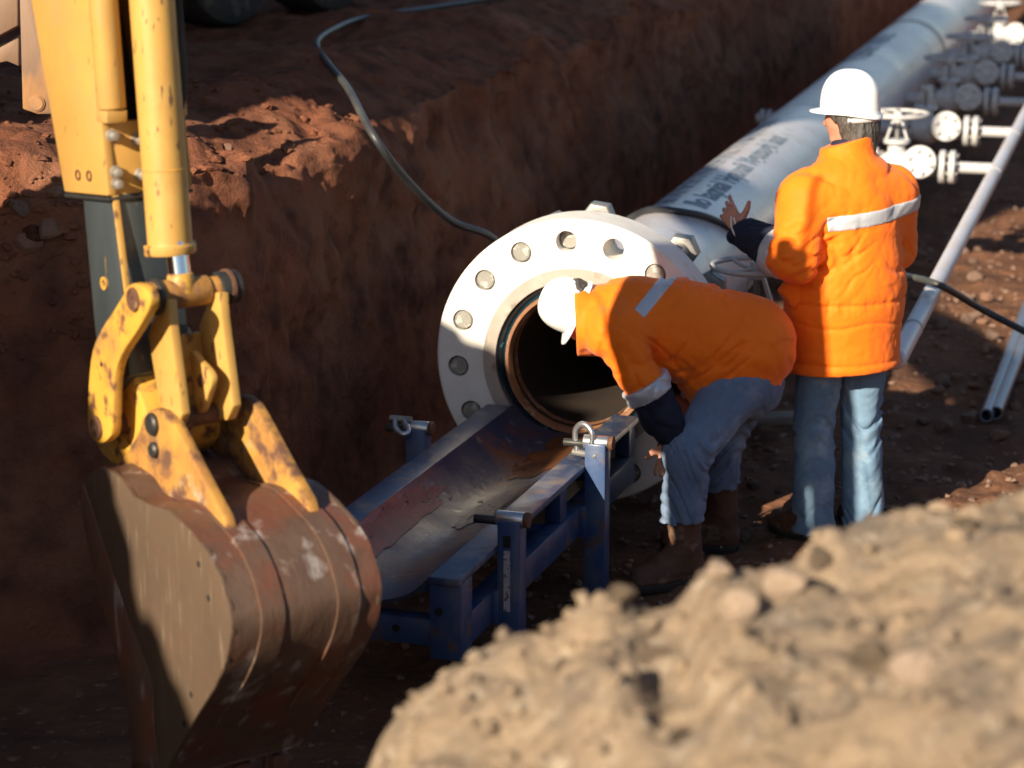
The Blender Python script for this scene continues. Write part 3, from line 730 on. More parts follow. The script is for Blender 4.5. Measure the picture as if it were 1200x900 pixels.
MB().cyl(rod_b, cb + cd * .3, .0345, n=32).build('piston_rod', 'chrome', ex, 40)
MB().cyl(rod_b, rod_b + cd * .06, .046, .038, n=28).build('rod_collar', 'worn_yellow', ex, 40, .004)
hs_ = [ct + EW * .072 + EM * .02, cb + cd * 1.6 + EW * .074 + EM * .02, cb + cd * .9 + EW * .076 + EM * .015, cb + cd * .52 + EW * .077 + EM * .012, cb + cd * .42 + EW * .066 + EM * .0]
MB().tube(hs_, .012, 10, 5).build('hydraulic_hose', 'rubber', ex, 80)

# pin joints and links
MB().cyl(pinT + EW * .03, pinT + EW * .24, .044, n=32).cyl(pinT + EW * .24, pinT + EW * .34, .037, n=28).build('pin_barrel', 'rusty_yellow', ex, 40, .004)
MB().lathe(pinT, EW, [(.062, .044), (.062, .052), (.066, .055), (.074, .055), (.078, .052), (.078, .044)], 32).build('seal_ring', 'black_steel', ex, 40)
MB().lathe(pinT, EW, [(.27, .040), (.27, .046), (.276, .049), (.335, .049), (.340, .044), (.340, .001)], 32).build('pin_boss', 'black_steel', ex, 40)
MB().lathe(pinT, EW, [(.30, .048), (.30, .054), (.312, .055), (.312, .048)], 32).build('seal_ring', 'rust', ex, 40)
link_px = smooth_px([(143, 347), (132, 365), (119, 385), (108, 411), (103.5, 450), (102.5, 495), (107, 512), (117, 520), (127, 514), (131.5, 500), (134, 443), (142, 416), (160, 388), (173, 364), (176, 349), (168, 336), (156, 332), (147, 338)], 3)
lk = MB(); plate(lk, link_px, .03, .032); link = lk.build('guide_link', 'worn_yellow', ex, 35, .006)
for (px, py, r_, mt_) in ((157, 351, .030, 'rust'), (114, 501, .030, 'rust')):
    c_ = EP(px, py, .03); MB().lathe(c_, -EW, [(-.002, r_ + .006), (.006, r_ + .006), (.009, r_ + .003), (.009, r_ - .004), (.005, r_ - .006), (.006, .009), (.001, .007), (.001, .0005)], 28).build('link_pin', mt_, link, 30)
c_ = EP(119, 427, .03); MB().lathe(c_, -EW, [(-.004, .008), (.0015, .008), (.0015, .001)], 14).build('hole', 'hole_shade', link, 30)
MB().cyl(EP(114, 501, .03) + EW * .03, EP(114, 501, .03) + EW * .345, .034, n=28).build('lower_pin', 'rust', ex, 40)
# bucket link (two bars, web, lifting lug)
bpin = EP(183, 495, .10)
bar_px = [(186, 350), (180, 372), (173, 392), (187, 476), (184, 500), (206, 503), (213, 486), (207, 440), (199, 380), (197, 352)]
br = MB(); plate(br, bar_px, .125, .03, .125); bar = br.build('bucket_link', 'scratched_yellow', ex, 35, .004)
br = MB(); plate(br, [(a_, b_) for a_, b_ in bar_px], .295, .03, .125); br.build('bucket_link', 'scratched_yellow', ex, 35, .004)
w0, w1 = EP(181, 396, .15), EP(188, 486, .15)
MB().prism([w0, w1, w1 + EW * .15, w0 + EW * .15], EM * .014).build('web', 'worn_yellow', bar, 35, .003)
lg = MB(); plate(lg, smooth_px([(221.5, 412), (234, 424), (245.5, 437), (248, 449), (243, 464), (236.5, 482), (230, 482), (227, 455)], 3), .225, .022)
lug = lg.build('lifting_lug', 'scratched_yellow', bar, 35, .004)
c_ = EP(235.7, 446.5, .225); MB().lathe(c_, -EW, [(-.004, .020), (.003, .020), (.003, .012), (.0005, .0115), (.0005, .0005)], 20).build('hole', 'rust', lug, 30)
# bucket
side_px = [(97.8, 566.7), (106, 553), (117.8, 548), (130, 552), (142, 562), (155.5, 582), (173, 591), (198, 598.7), (220, 620), (242, 646.7), (257.8, 677.8), (268, 713), (271, 740), (264.4, 775.6), (251, 806.7), (231, 837.8), (211, 873), (195.5, 900), (189, 915),
           (180, 860), (177.8, 802), (173, 784), (149, 722), (126.7, 655.6)]
WB = .50
bk = MB(); plate(bk, side_px, 0, .02); bucket = bk.build('bucket', 'bucket_side', ex, 35, .005)
bk = MB(); plate(bk, side_px, WB - .02, .02, 0); bk.build('side_plate', 'bucket_side', bucket, 35, .005)
prof = spline([np.array([*p, 0.]) for p in [(120, 549), (142, 562), (155.5, 582), (173, 591), (198, 598.7), (220, 620), (242, 646.7), (257.8, 677.8), (268, 713), (271, 740), (264.4, 775.6), (251, 806.7), (231, 837.8), (211, 873), (195.5, 900), (189, 915)]], 5)[:, :2]
PW = np.array([EP(a_, b_, 0) for a_, b_ in prof])
T_ = np.gradient(PW, axis=0); T_ /= np.linalg.norm(T_, axis=1)[:, None]
NN = np.cross(T_, EW); NN /= np.linalg.norm(NN, axis=1)[:, None]
if (NN[30] @ EM) < 0: NN = -NN
offs = np.linspace(.008, WB - .008, 40)
def shell(o0, o1, n, t0, t1, i0=0, i1=None, wob=0.):
    m = MB(); Pq, Nq = PW[i0:i1], NN[i0:i1]; os_ = np.linspace(o0, o1, n); k = len(Pq)
    vt = []
    for t in (t0, t1):
        for i in range(k):
            for o_ in os_:
                dd = wob * float(fbm(i * .35, o_ * 9, t * 3, 3)) if wob else 0
                vt.append(Pq[i] + EW * o_ + Nq[i] * (t + dd))
    F1 = [tuple(f) for f in grid_faces(k, n)]; F2 = [tuple(x + k * n for x in f) for f in F1]
    rim = [(i * n, (i + 1) * n) for i in range(k - 1)] + [(i * n + n - 1, (i + 1) * n + n - 1) for i in range(k - 1)] + [(j, j + 1) for j in range(n - 1)] + [((k - 1) * n + j, (k - 1) * n + j + 1) for j in range(n - 1)]
    m.add(vt, F1 + F2 + [(a_, b_, b_ + k * n, a_ + k * n) for a_, b_ in rim]); return m
shell(.004, WB - .004, 36, -.016, -.001, wob=.006).build('shell', 'bucket_steel', bucket, 40)
for o_ in (.095, .345):
    shell(o_, o_ + .075, 3, -.002, .006, 14, 64, 0).build('wear_strap', 'bucket_steel', bucket, 40)
c0_, c1_ = [(97, 567), (93, 590), (104, 650), (118, 705), (136, 770), (150, 830), (155, 915), (189, 915), (180, 860), (177.8, 802), (173, 784), (149, 722), (126.7, 655.6)], None
bk = MB(); plate(bk, c0_, .006, .03, .006); bk.build('side_cutter', 'bucket_steel', bucket, 35, .005)
bk = MB(); plate(bk, c0_, WB - .036, .03, .006); bk.build('side_cutter', 'bucket_steel', bucket, 35, .005)
lip = MB().prism([EP(153, 890, .006), EP(155, 918, .006), EP(190, 918, .006), EP(185, 895, .006)], EW * (WB - .01)); lip.build('cutting_edge', 'bucket_steel', bucket, 35, .005)
for k in range(4):
    o_ = .03 + k * .135
    q = EP(160, 915, .006) + EW * o_; MB().prism([q, q + EW * .06, q + EW * .06 + EM * .08, q + EM * .08], np.array([0, 0, -.07])).build('tooth', 'bucket_steel', bucket, 35, .01)
for hx, hy in ((233, 661), (244.5, 701), (224, 814), (216, 848)):
    c_ = EP(hx, hy, 0); MB().lathe(c_, -EW, [(-.004, .010), (.0012, .010), (.0012, .0005)], 12).build('hole', 'hole_shade', bucket, 30)
ear_px = [(181, 479), (191, 482), (200, 490), (207, 502), (238, 562), (262, 606), (268, 630), (250, 636), (200, 606), (160, 592), (132, 568), (132, 552), (150, 528), (163, 505), (167, 490), (173, 482)]
er = MB(); plate(er, ear_px, .10, .035); ear = er.build('bucket_ear', 'rusty_yellow', bucket, 35, .006)
er = MB(); plate(er, ear_px, .375, .035, .10); er.build('bucket_ear', 'rusty_yellow', bucket, 35, .006)
for (hx, hy, r_) in ((180, 497, .034), (182, 527, .024)):
    c_ = EP(hx, hy, .10); MB().lathe(c_, -EW, [(-.003, r_), (.010, r_), (.016, r_ - .006), (.016, .001)], 24).build('ear_pin', 'black_steel', ear, 30)
MB().cyl(bpin + EW * .03, bpin + EW * .29, .030, n=24).build('bucket_pin', 'rust', bucket, 40)
MB().lathe(bpin, EW, [(.06, .03), (.06, .04), (.10, .042), (.105, .03)], 24).build('pin_collar', 'rust', bucket, 40)
m = MB(); plate(m, [(150, 560), (172, 578), (200, 586), (196, 600), (170, 592), (145, 572)], .14, .235); m.build('ear_base', 'rusty_yellow', bucket, 35, .006)
q = EP(208, 596, .2); n_ = np.array([0, -.15, .99])
# boom above the picture, running back to the machine on the bench
bt = (tb + tf) / 2 + EW * .14
bm_pts = [bt + EM * .1 + np.array([0, 0, .06]), bt - EM * 1.2 + np.array([0, 0, .50]), bt - EM * 3.0 + np.array([0, 0, .85]), bt - EM * 5.0 + np.array([0, 0, .3])]
bo = MB()
for A_, B_ in zip(bm_pts[:-1], bm_pts[1:]):
    d_ = (B_ - A_); L_ = np.linalg.norm(d_); d_ /= L_; n_ = np.cross(d_, EW)
    bo.box((A_ + B_) / 2, d_ * (L_ / 2 + .05), EW * .15, n_ * .17)
bo.build('boom', 'yellow_paint', ex, 35, .01)
KX = .88                                                # the machine is a small one, standing a little nearer
ex.scale = (KX, KX, KX); ex.location = V(CO + (base - CO) * KX)

# rusty plate and frame of the machine on the bench, left of the arm
rp = empty('machine_leg', Wy(45, 140, 8.6), 'rusty steel support leg with one round bolt, behind the yellow arm', 'machine part')
def plate_y(pts, y, th, name, mt, par, bev=.006):
    P_ = [Wy(a_, b_, y) for a_, b_ in pts]; return MB().prism(P_, (.3 * th, th, 0)).build(name, mt, par, 35, bev)
leg = plate_y([(22, -20), (39, -20), (64, 128), (62, 134), (44, 134), (26, 128)], 8.6, .04, 'leg_plate', 'rust_plate', rp)
c_ = Wy(43, 121, 8.6); MB().lathe(c_, (0, -1, 0), [(-.006, .030), (.006, .030), (.006, .027), (.010, .024), (.010, .0005)], 24).build('bolt', 'rust_plate', leg, 30)
plate_y([(-20, -14), (21, -14), (21, 30), (10, 36), (-20, 52)], 8.75, .05, 'frame_rail', 'rust_plate', rp)
plate_y([(-20, 58), (10, 48), (22, 40), (22, 78), (8, 72), (-20, 78)], 8.80, .05, 'brace', 'rust_plate', rp)
for i, (px, y, zr, r_) in enumerate(((252, 13.7, CREST, .62), (372, 14.6, CREST, .62))):
    P_ = Wy(px, 10, y); P_[2] = zr + r_ - .02
    ax = np.array([.9, -.43, 0])
    tr = empty('tyre', (P_[0], P_[1], zr), ('left' if i == 0 else 'right') + ' muddy black tyre of two standing in shade at the top edge', 'tyre', 'tyres on the bench')
    MB().lathe(P_ - ax * .17, ax, [(.02, .34), (0, .42), (.0, .54), (.03, .60), (.08, r_), (.26, r_), (.31, .60), (.34, .54), (.34, .42), (.32, .34)], 44).build('tread', 'rubber', tr, 40)
    MB().lathe(P_ - ax * .17, ax, [(.05, .001), (.05, .30), (.02, .345), (.32, .345), (.30, .001)], 32).build('rim', 'rust_plate', tr, 40)

# rubble on the bench edges
rs = np.random.RandomState(11)
def wall_pt(v, p):
    x, y, z = wall_fn(np.array([[v]]), np.array([[p]])); return np.array([x[0, 0], y[0, 0], z[0, 0]])
g = 'broken stones on the bank left of the arm'
for i in range(26):
    v, p = rs.uniform(1.75, 2.25), rs.uniform(-2.1, -1.4)
    P_ = wall_pt(v, p); sz = rs.uniform(.025, .065)
    rock(['red_stone', 'red_clay', 'stone', 'red_stone', 'red_clay'][i % 5], P_ + np.array([0, 0, sz * .12]), sz, 'sunlit broken stone on the crumbling bank left of the yellow arm', g, 300 + i, .8)
for i in range(12):
    v, p = rs.uniform(2.05, 2.30), rs.uniform(-1.0, -.1)
    P_ = wall_pt(v, p); sz = rs.uniform(.018, .04)
    rock(['red_stone', 'red_clay', 'stone', 'red_stone', 'red_clay'][i % 5], P_ + np.array([0, 0, sz * .12]), sz, 'clod of red earth on the bench edge right of the yellow cylinder', 'clods on the bench edge', 400 + i, .8)
pts, szs = [], []
for i in range(1300):
    v, p = (2.03 + .33 * rs.uniform() ** .8, rs.uniform(-2.3, 1.2)) if i % 3 else (rs.uniform(1.55, 2.25), rs.uniform(-2.2, -1.3))
    pts.append((min(v, 2.6), p)); szs.append(.005 + .022 * rs.uniform() ** 2.5)
for i in range(150):
    pts.append((2 + rs.uniform(.0, .45), rs.uniform(.6, 7))); szs.append(.006 + .018 * rs.uniform() ** 3)
_q = np.array(pts); _w = wall_fn(_q[:, :1], _q[:, 1:]); pts = np.concatenate(_w, 1); pts[:, 2] += np.array(szs) * .2
rubble('rubble', pts, szs, 'red_clay', 'reddish earth crumbs scattered along the edge of the bench', 8)
# stones in the foreground bank
_bx = spaced((-1.2, 1.6, .012), (1.6, 4, .08))
def bank_z(x, y):
    T = np.linspace(.3, 1.6, 400); X_, Y_, Z_ = bank_fn(np.full((1, 400), x), T[None, :]); return float(np.interp(y, Y_[0], Z_[0]))
for i, (px, py, sz, kd, lb) in enumerate(((728, 706, .045, 'tan_earth', 'large tan clod on the crest of the foreground bank below the brown boots'), (866, 756, .050, 'pale_stone', 'blurred pale orange stone in the middle of the foreground bank'),
        (840, 712, .045, 'pale_stone', 'flat pale stone on the foreground bank left of the standing worker'), (960, 712, .040, 'tan_earth', 'round tan clod on the foreground bank under the standing worker'), (915, 735, .060, 'pale_stone', 'long pale stone right of the orange one on the foreground bank'),
        (1075, 835, .070, 'pale_stone', 'largest pale stone low on the right of the foreground bank'), (1020, 800, .045, 'tan_earth', 'tan lump left of the largest pale stone in the foreground'), (660, 728, .03, 'tan_earth', 'small tan clod at the left end of the foreground crest'),
        (1130, 690, .035, 'tan_earth', 'small tan clod at the far right of the foreground bank'), (770, 745, .04, 'tan_earth', 'rounded clod on the left slope of the foreground bank'))):
    y = YC - .05 if py < 720 else YC - (py - 690) / 210 * .75; sz *= .8
    P_ = Wy(px, py, y); P_[2] = bank_z(P_[0], y) + sz * .25
    rock(kd, P_, sz, lb, 'stones in the foreground bank', 500 + i, .75)
pts, szs = [], []
for i in range(2200):
    x, y = rs.uniform(-.4, 1.4), rs.uniform(2.4, 3.95)
    sz = .003 + .017 * rs.uniform() ** 5; z = None
    pts.append((x, y, sz)); szs.append(sz)
_T = np.linspace(.55, 1.4, 240); _X = np.linspace(-.4, 1.4, 150)
_A, _B = np.meshgrid(_X, _T, indexing='ij'); _gx, _gy, _gz = bank_fn(_A, _B)
p2 = []
for (x, y, sz) in pts:
    k = int(np.clip(round((x + .4) / 1.8 * 149), 0, 149)); p2.append(np.array([_X[k], y, np.interp(y, _gy[k], _gz[k]) + sz * .4]))
rubble('bank_gravel', p2, szs, 'tan_earth', 'fine tan grit on the foreground bank', 9)

# ------------------------------------------------------------------ blue cradle in front of the pipe
TA = R(18.4)
TD = np.array([math.sin(TA), math.cos(TA), 0.0]); TQ = np.array([TD[1], -TD[0], 0.0])
T0 = SP(-.04, -.015, 0)
def TP(s, u, z): return T0 + TQ * s + TD * u + np.array([0, 0, z])
cr = empty('pipe_cradle', TP(0, -1., 0), 'blue steel cradle with a half-round trough leading into the pipe mouth', 'cradle')
RZ, TR, TL = .545, .270, 2.14
arc = [R(d_) for d_ in np.linspace(-142.8, -37.2, 31)]
cz = RZ + TR * math.sin(R(37.2))
def trough(r_, n=60, u0=-TL, u1=0.):
    us = np.linspace(u0, u1, n); return [[TP(math.cos(a_) * r_, u_, cz + math.sin(a_) * r_ + .004 * float(fbm(u_ * 4, a_ * 3, 1., 3))) for a_ in arc] for u_ in us]
def trough_mesh(r0, r1, u0, u1, n, a_sel=None):
    m = MB(); A_ = trough(r0, n, u0, u1); B_ = trough(r1, n, u0, u1)
    if a_sel: A_ = [row[a_sel[0]:a_sel[1]] for row in A_]; B_ = [row[a_sel[0]:a_sel[1]] for row in B_]
    k = len(A_[0]); va = [p for row in A_ for p in row]; vb = [p for row in B_ for p in row]; N_ = n * k
    F1 = [tuple(f) for f in grid_faces(n, k)]
    rim = [(i * k, (i + 1) * k) for i in range(n - 1)] + [(i * k + k - 1, (i + 1) * k + k - 1) for i in range(n - 1)] + [(j, j + 1) for j in range(k - 1)] + [((n - 1) * k + j, (n - 1) * k + j + 1) for j in range(k - 1)]
    return m.add(va + vb, F1 + [tuple(x + N_ for x in f) for f in F1] + [(a_, b_, b_ + N_, a_ + N_) for a_, b_ in rim])
tr_o = trough_mesh(TR, TR + .012, -TL, .0, 60).build('trough', 'trough_inner', cr, 45)
def ragged(u0, u1, d0, d1, mt, nm, seed, lift):
    """thin film of dirt or paint on the trough with a ragged outline"""
    n, k = 110, 60; us = np.linspace(u0, u1, n); an = np.radians(np.linspace(d0, d1, k)); m = MB(); keep = []; v_ = []
    for u_ in us:
        wob_ = .004 * fbm(np.full(k, u_ * 4), an * 3, np.ones(k), 3)
        for a_, w_ in zip(an, wob_): v_.append(TP(math.cos(a_) * (TR - lift), u_, cz + math.sin(a_) * (TR - lift) + float(w_)))
    I, J = np.meshgrid(np.arange(n - 1), np.arange(k - 1), indexing='ij')
    e_ = np.minimum.reduce([I / 22., (n - 2 - I) / 22., J / 9., (k - 2 - J) / 9., np.ones(I.shape)]) + 1.3 * fbm(I * .07 + seed, J * .12, 3., 4)
    keep = [(i * k + j, (i + 1) * k + j, (i + 1) * k + j + 1, i * k + j + 1) for i, j in zip(*np.nonzero(e_ > .5))]
    m.add(v_, keep); me = m.mesh(nm, 60)
    bm = bmesh.new(); bm.from_mesh(me); bmesh.ops.delete(bm, geom=[v for v in bm.verts if not v.link_faces], context='VERTS'); bm.to_mesh(me); bm.free()
    return link_mesh(nm, me, mt, tr_o)
ragged(-2.0, -1.0, -141, -112, 'red_stain', 'red_stain', 3, .003)
ragged(-.75, -.01, -100, -39, 'rust_stain', 'rust_stain', 8, .003)
ragged(-1.35, -.95, -95, -60, 'mud_film', 'mud_film', 15, .0035)
for sgn in (-1, 1):
    e0_ = TR * math.cos(R(37.2)) + .001
    m = MB(); m.box(TP(sgn * (e0_ + .05), -TL / 2 - .03, RZ - .010), TQ * .052, TD * (TL / 2 - .01), (0, 0, .012)); m.build('rail', 'blue_rail', cr, 35, .004)
    m = MB(); m.box(TP(sgn * (e0_ + .055), -TL / 2 - .03, .335), TQ * .035, TD * (TL / 2 - .02), (0, 0, .055)); m.build('lower_beam', 'blue_paint', cr, 35, .006)
    for u_ in (-TL + .055, -1.48, -.98, -.50, -.06):
        w_ = .052 if u_ < -2 else .04
        m = MB(); m.box(TP(sgn * (e0_ + .052), u_, (RZ - .022 + .392) / 2), TQ * (.05 if u_ < -2 else .03), TD * w_, (0, 0, (RZ - .022 - .392) / 2)); m.build('upright', 'blue_paint', cr, 35, .004)
m = MB(); m.box(TP(e0_ + .052, -TL + .04, .397), TQ * .054, TD * .052, (0, 0, .128)); m.build('corner_post', 'blue_paint', cr, 35, .006)
c_ = TP(e0_ + .03, -TL + .04 - .053, .43); MB().cyl(c_, c_ - TD * .002, .014, n=14).build('hole', 'hole_shade', cr, 30)
for u_ in (-TL + .05, -TL / 2, -.15):
    m = MB(); m.box(TP(0, u_, .345), TQ * (e0_ + .02), TD * .035, (0, 0, .045)); m.build('cross_beam', 'blue_paint', cr, 35, .006)
MB().cyl(TP(.09, -TL + .013, .35), TP(.09, -TL + .010, .35), .013, n=14).build('hole', 'hole_shade', cr, 30)
def post(u_, sgn, top, sh):
    c_ = TP(sgn * (e0_ + .14), u_, 0)
    m = MB(); m.box(c_ + np.array([0, 0, top / 2 - .03]), TQ * .040, TD * .036, (0, 0, top / 2 + .03)); lg_ = m.build('leg', 'blue_paint', cr, 35, .006)
    m = MB(); m.box(TP(sgn * (e0_ + .10), u_, .335), TQ * .012, TD * .06, (0, 0, .06)); m.build('sleeve', 'blue_paint', cr, 35, .004)
    m = MB(); m.cyl(c_ + np.array([0, 0, top]) - TQ * .052, c_ + np.array([0, 0, top]) + TQ * .045, .026, n=20); m.build('pin_head', 'galvanised', lg_, 40, .004)
    m = MB(); m.cyl(c_ + np.array([0, 0, top]) + TQ * .045, c_ + np.array([0, 0, top]) + TQ * .062, .027, n=20); m.build('pin_cap', 'rust', lg_, 40, .004)
    m = MB(); m.cyl(c_ + np.array([0, 0, top - .01]) - TQ * .05, c_ + np.array([0, 0, top - .01]) - TQ * .13, .015, n=12); m.build('pin_tail', 'black_steel', lg_, 40, .002)
    if sh:
        o_ = c_ + np.array([0, 0, top]) - TQ * .05 - TD * .01
        up_ = np.array([0, 0, 1.]) if sh > 0 else (np.array([.25, -.75, -.61]))
        sd = TQ * .95 - TD * .3 if sh > 0 else TQ
        s0 = -.01 if sh > 0 else .0
        q_ = .9 if sh > 0 else .6
        pts_ = [o_ + sd * a_ * q_ + up_ * b_ * q_ for a_, b_ in ((-.034, -.055), (-.034, -.02), (-.042, .01), (-.040, .045), (-.02, .068), (0, .074), (.02, .068), (.040, .045), (.042, .01), (.034, -.02), (.034, -.055))]
        if sh < 0: pts_ = [p - up_ * .02 - TD * .03 for p in pts_]
        sk = MB().tube(pts_, .0115, 10, 4).build('shackle', 'galvanised', lg_, 80)
        MB().cyl(pts_[0] - sd * .015 + up_ * .004, pts_[-1] + sd * .03 + up_ * .004, .013, n=14).build('shackle_pin', 'nut_grey', lg_, 40)
    return lg_, c_
lgn, cn = post(-1.75, 1, .63, 0)
post(-.75, 1, .63, 1)
post(-.73, -1, .62, -1)
post(-1.8, -1, .62, 0)
MB().box(cn + np.array([0, 0, .425]) - TD * .0372 - TQ * .005, TQ * .011, TD * .0008, (0, 0, .105)).build('sticker', 'sticker', lgn, 35)
MB().box(cn + np.array([0, 0, .562]) - TD * .0372 - TQ * .005, TQ * .013, TD * .0008, (0, 0, .02)).build('hole', 'hole_shade', lgn, 35)

# ------------------------------------------------------------------ people: signed-distance modelling on a grid
class Field:
    def __init__(s, lo, hi, h):
        s.lo = np.asarray(lo, float); s.h = h
        s.n = np.ceil((np.asarray(hi, float) - s.lo) / h).astype(int) + 1
        s.d = np.full(s.n, 1.0, np.float32)
        s.ax = [s.lo[i] + h * np.arange(s.n[i]) for i in range(3)]
    def block(s, lo, hi, pad):
        a = np.clip(np.floor((lo - pad - s.lo) / s.h).astype(int), 0, s.n - 1); b = np.clip(np.ceil((hi + pad - s.lo) / s.h).astype(int) + 1, 1, s.n)
        sl = tuple(slice(a[i], b[i]) for i in range(3))
        X, Y, Z = np.meshgrid(*[s.ax[i][sl[i]] for i in range(3)], indexing='ij', sparse=True)
        return sl, X, Y, Z
    def seg(s, a, b, ra, rb, k=.02, flat=None, fs=1., op='add'):
        a, b = np.asarray(a, float), np.asarray(b, float); r = max(ra, rb)
        sl, X, Y, Z = s.block(np.minimum(a, b) - r, np.maximum(a, b) + r, k + 4 * s.h + .03)
        if 0 in [q.stop - q.start for q in sl]: return s
        P = [X - a[0], Y - a[1], Z - a[2]]; B = b - a
        if flat is not None:
            f = np.asarray(flat, float); f = f / np.linalg.norm(f); e = 1 / fs - 1
            dot = P[0] * f[0] + P[1] * f[1] + P[2] * f[2]; P = [P[i] + e * dot * f[i] for i in range(3)]; B = B + e * (B @ f) * f
        t = np.clip((P[0] * B[0] + P[1] * B[1] + P[2] * B[2]) / max(B @ B, 1e-9), 0, 1)
        d = np.sqrt((P[0] - t * B[0]) ** 2 + (P[1] - t * B[1]) ** 2 + (P[2] - t * B[2]) ** 2) - (ra + (rb - ra) * t)
        if flat is not None: d = d * (.5 + .5 * fs)
        s.merge(sl, d, k, op); return s
    def merge(s, sl, d, k, op='add'):
        o = s.d[sl]
        if op == 'add':
            if k > 0:
                h = np.maximum(k - np.abs(o - d), 0) / k; s.d[sl] = np.minimum(o, d) - h * h * k * .25
            else: s.d[sl] = np.minimum(o, d)
        else:
            h = np.maximum(k - np.abs(o + d), 0) / max(k, 1e-9); s.d[sl] = np.maximum(o, -d) + h * h * k * .25
    def cut(s, pt, n):
        """remove what lies on the side the normal points to"""
        n = np.asarray(n, float); n = n / np.linalg.norm(n); pt = np.asarray(pt, float)
        X, Y, Z = np.meshgrid(*s.ax, indexing='ij', sparse=True)
        s.d = np.maximum(s.d, ((X - pt[0]) * n[0] + (Y - pt[1]) * n[1] + (Z - pt[2]) * n[2]).astype(np.float32)); return s
    def displace(s, fn, band=.07):
        i = np.nonzero(np.abs(s.d) < band)
        s.d[i] += fn(s.ax[0][i[0]], s.ax[1][i[1]], s.ax[2][i[2]]).astype(np.float32); return s
    def copy(s):
        c = Field.__new__(Field); c.lo, c.h, c.n, c.ax = s.lo, s.h, s.n, s.ax; c.d = s.d.copy(); return c
    def surf(s, name, m, parent, smooth=1):
        d = s.d; sg = d < 0; nx, ny, nz = d.shape
        cnt = np.zeros((nx - 1, ny - 1, nz - 1), np.int8); cor = [(a, b, c) for a in (0, 1) for b in (0, 1) for c in (0, 1)]
        for a, b, c in cor: cnt += sg[a:nx - 1 + a, b:ny - 1 + b, c:nz - 1 + c]
        act = np.nonzero((cnt > 0) & (cnt < 8)); idx = np.full(cnt.shape, -1, np.int64); idx[act] = np.arange(len(act[0]))
        acc = np.zeros((len(act[0]), 3)); num = np.zeros(len(act[0]))
        for ax_ in range(3):
            for b in (0, 1):
                for c in (0, 1):
                    o1 = [0, 0, 0]; oth = [i for i in range(3) if i != ax_]; o1[oth[0]] = b; o1[oth[1]] = c; o2 = list(o1); o2[ax_] = 1
                    v1 = d[act[0] + o1[0], act[1] + o1[1], act[2] + o1[2]]; v2 = d[act[0] + o2[0], act[1] + o2[1], act[2] + o2[2]]
                    x = (v1 < 0) != (v2 < 0); t = np.where(x, v1 / np.where(x, v1 - v2, 1), 0)
                    p = np.tile(np.array(o1, float), (len(t), 1)); p[:, ax_] = t
                    acc[x] += p[x]; num[x] += 1
        vv = (acc / num[:, None] + np.stack(act, 1)) * s.h + s.lo
        fs = []
        for ax_ in range(3):
            oth = [(ax_ + 1) % 3, (ax_ + 2) % 3]
            lo_ = [slice(1, -1)] * 3; lo_[ax_] = slice(0, -1); hi_ = list(lo_); hi_[ax_] = slice(1, None)
            A, B = sg[tuple(lo_)], sg[tuple(hi_)]; e = np.nonzero(A != B); flip = B[e]
            base_ = [e[0].copy(), e[1].copy(), e[2].copy()]
            for i in oth: base_[i] = base_[i] + 1
            q = []
            for (u, w) in ((-1, -1), (0, -1), (0, 0), (-1, 0)):
                cidx = [base_[0], base_[1], base_[2]]; cidx[oth[0]] = base_[oth[0]] + u; cidx[oth[1]] = base_[oth[1]] + w; q.append(idx[tuple(cidx)])
            q = np.stack(q, 1); q[flip] = q[flip][:, ::-1]; fs.append(q)
        fs = np.concatenate(fs); fs = fs[(fs >= 0).all(1)]
        for _ in range(smooth):
            E_ = np.concatenate([fs[:, [0, 1]], fs[:, [1, 2]], fs[:, [2, 3]], fs[:, [3, 0]]]); a2 = np.zeros_like(vv); n2 = np.zeros(len(vv))
            np.add.at(a2, E_[:, 0], vv[E_[:, 1]]); np.add.at(a2, E_[:, 1], vv[E_[:, 0]]); np.add.at(n2, E_[:, 0], 1); np.add.at(n2, E_[:, 1], 1)
            vv = .5 * vv + .5 * a2 / np.maximum(n2, 1)[:, None]
        return link_mesh(name, fast_mesh(name, vv, fs), m, parent)

def crease(x, y, z, w=.16):
    n = fbm(x, y, z, 2); return np.clip(1 - np.abs(n) / w, 0, 1)
def unit(v): v = np.asarray(v, float); return v / np.linalg.norm(v)

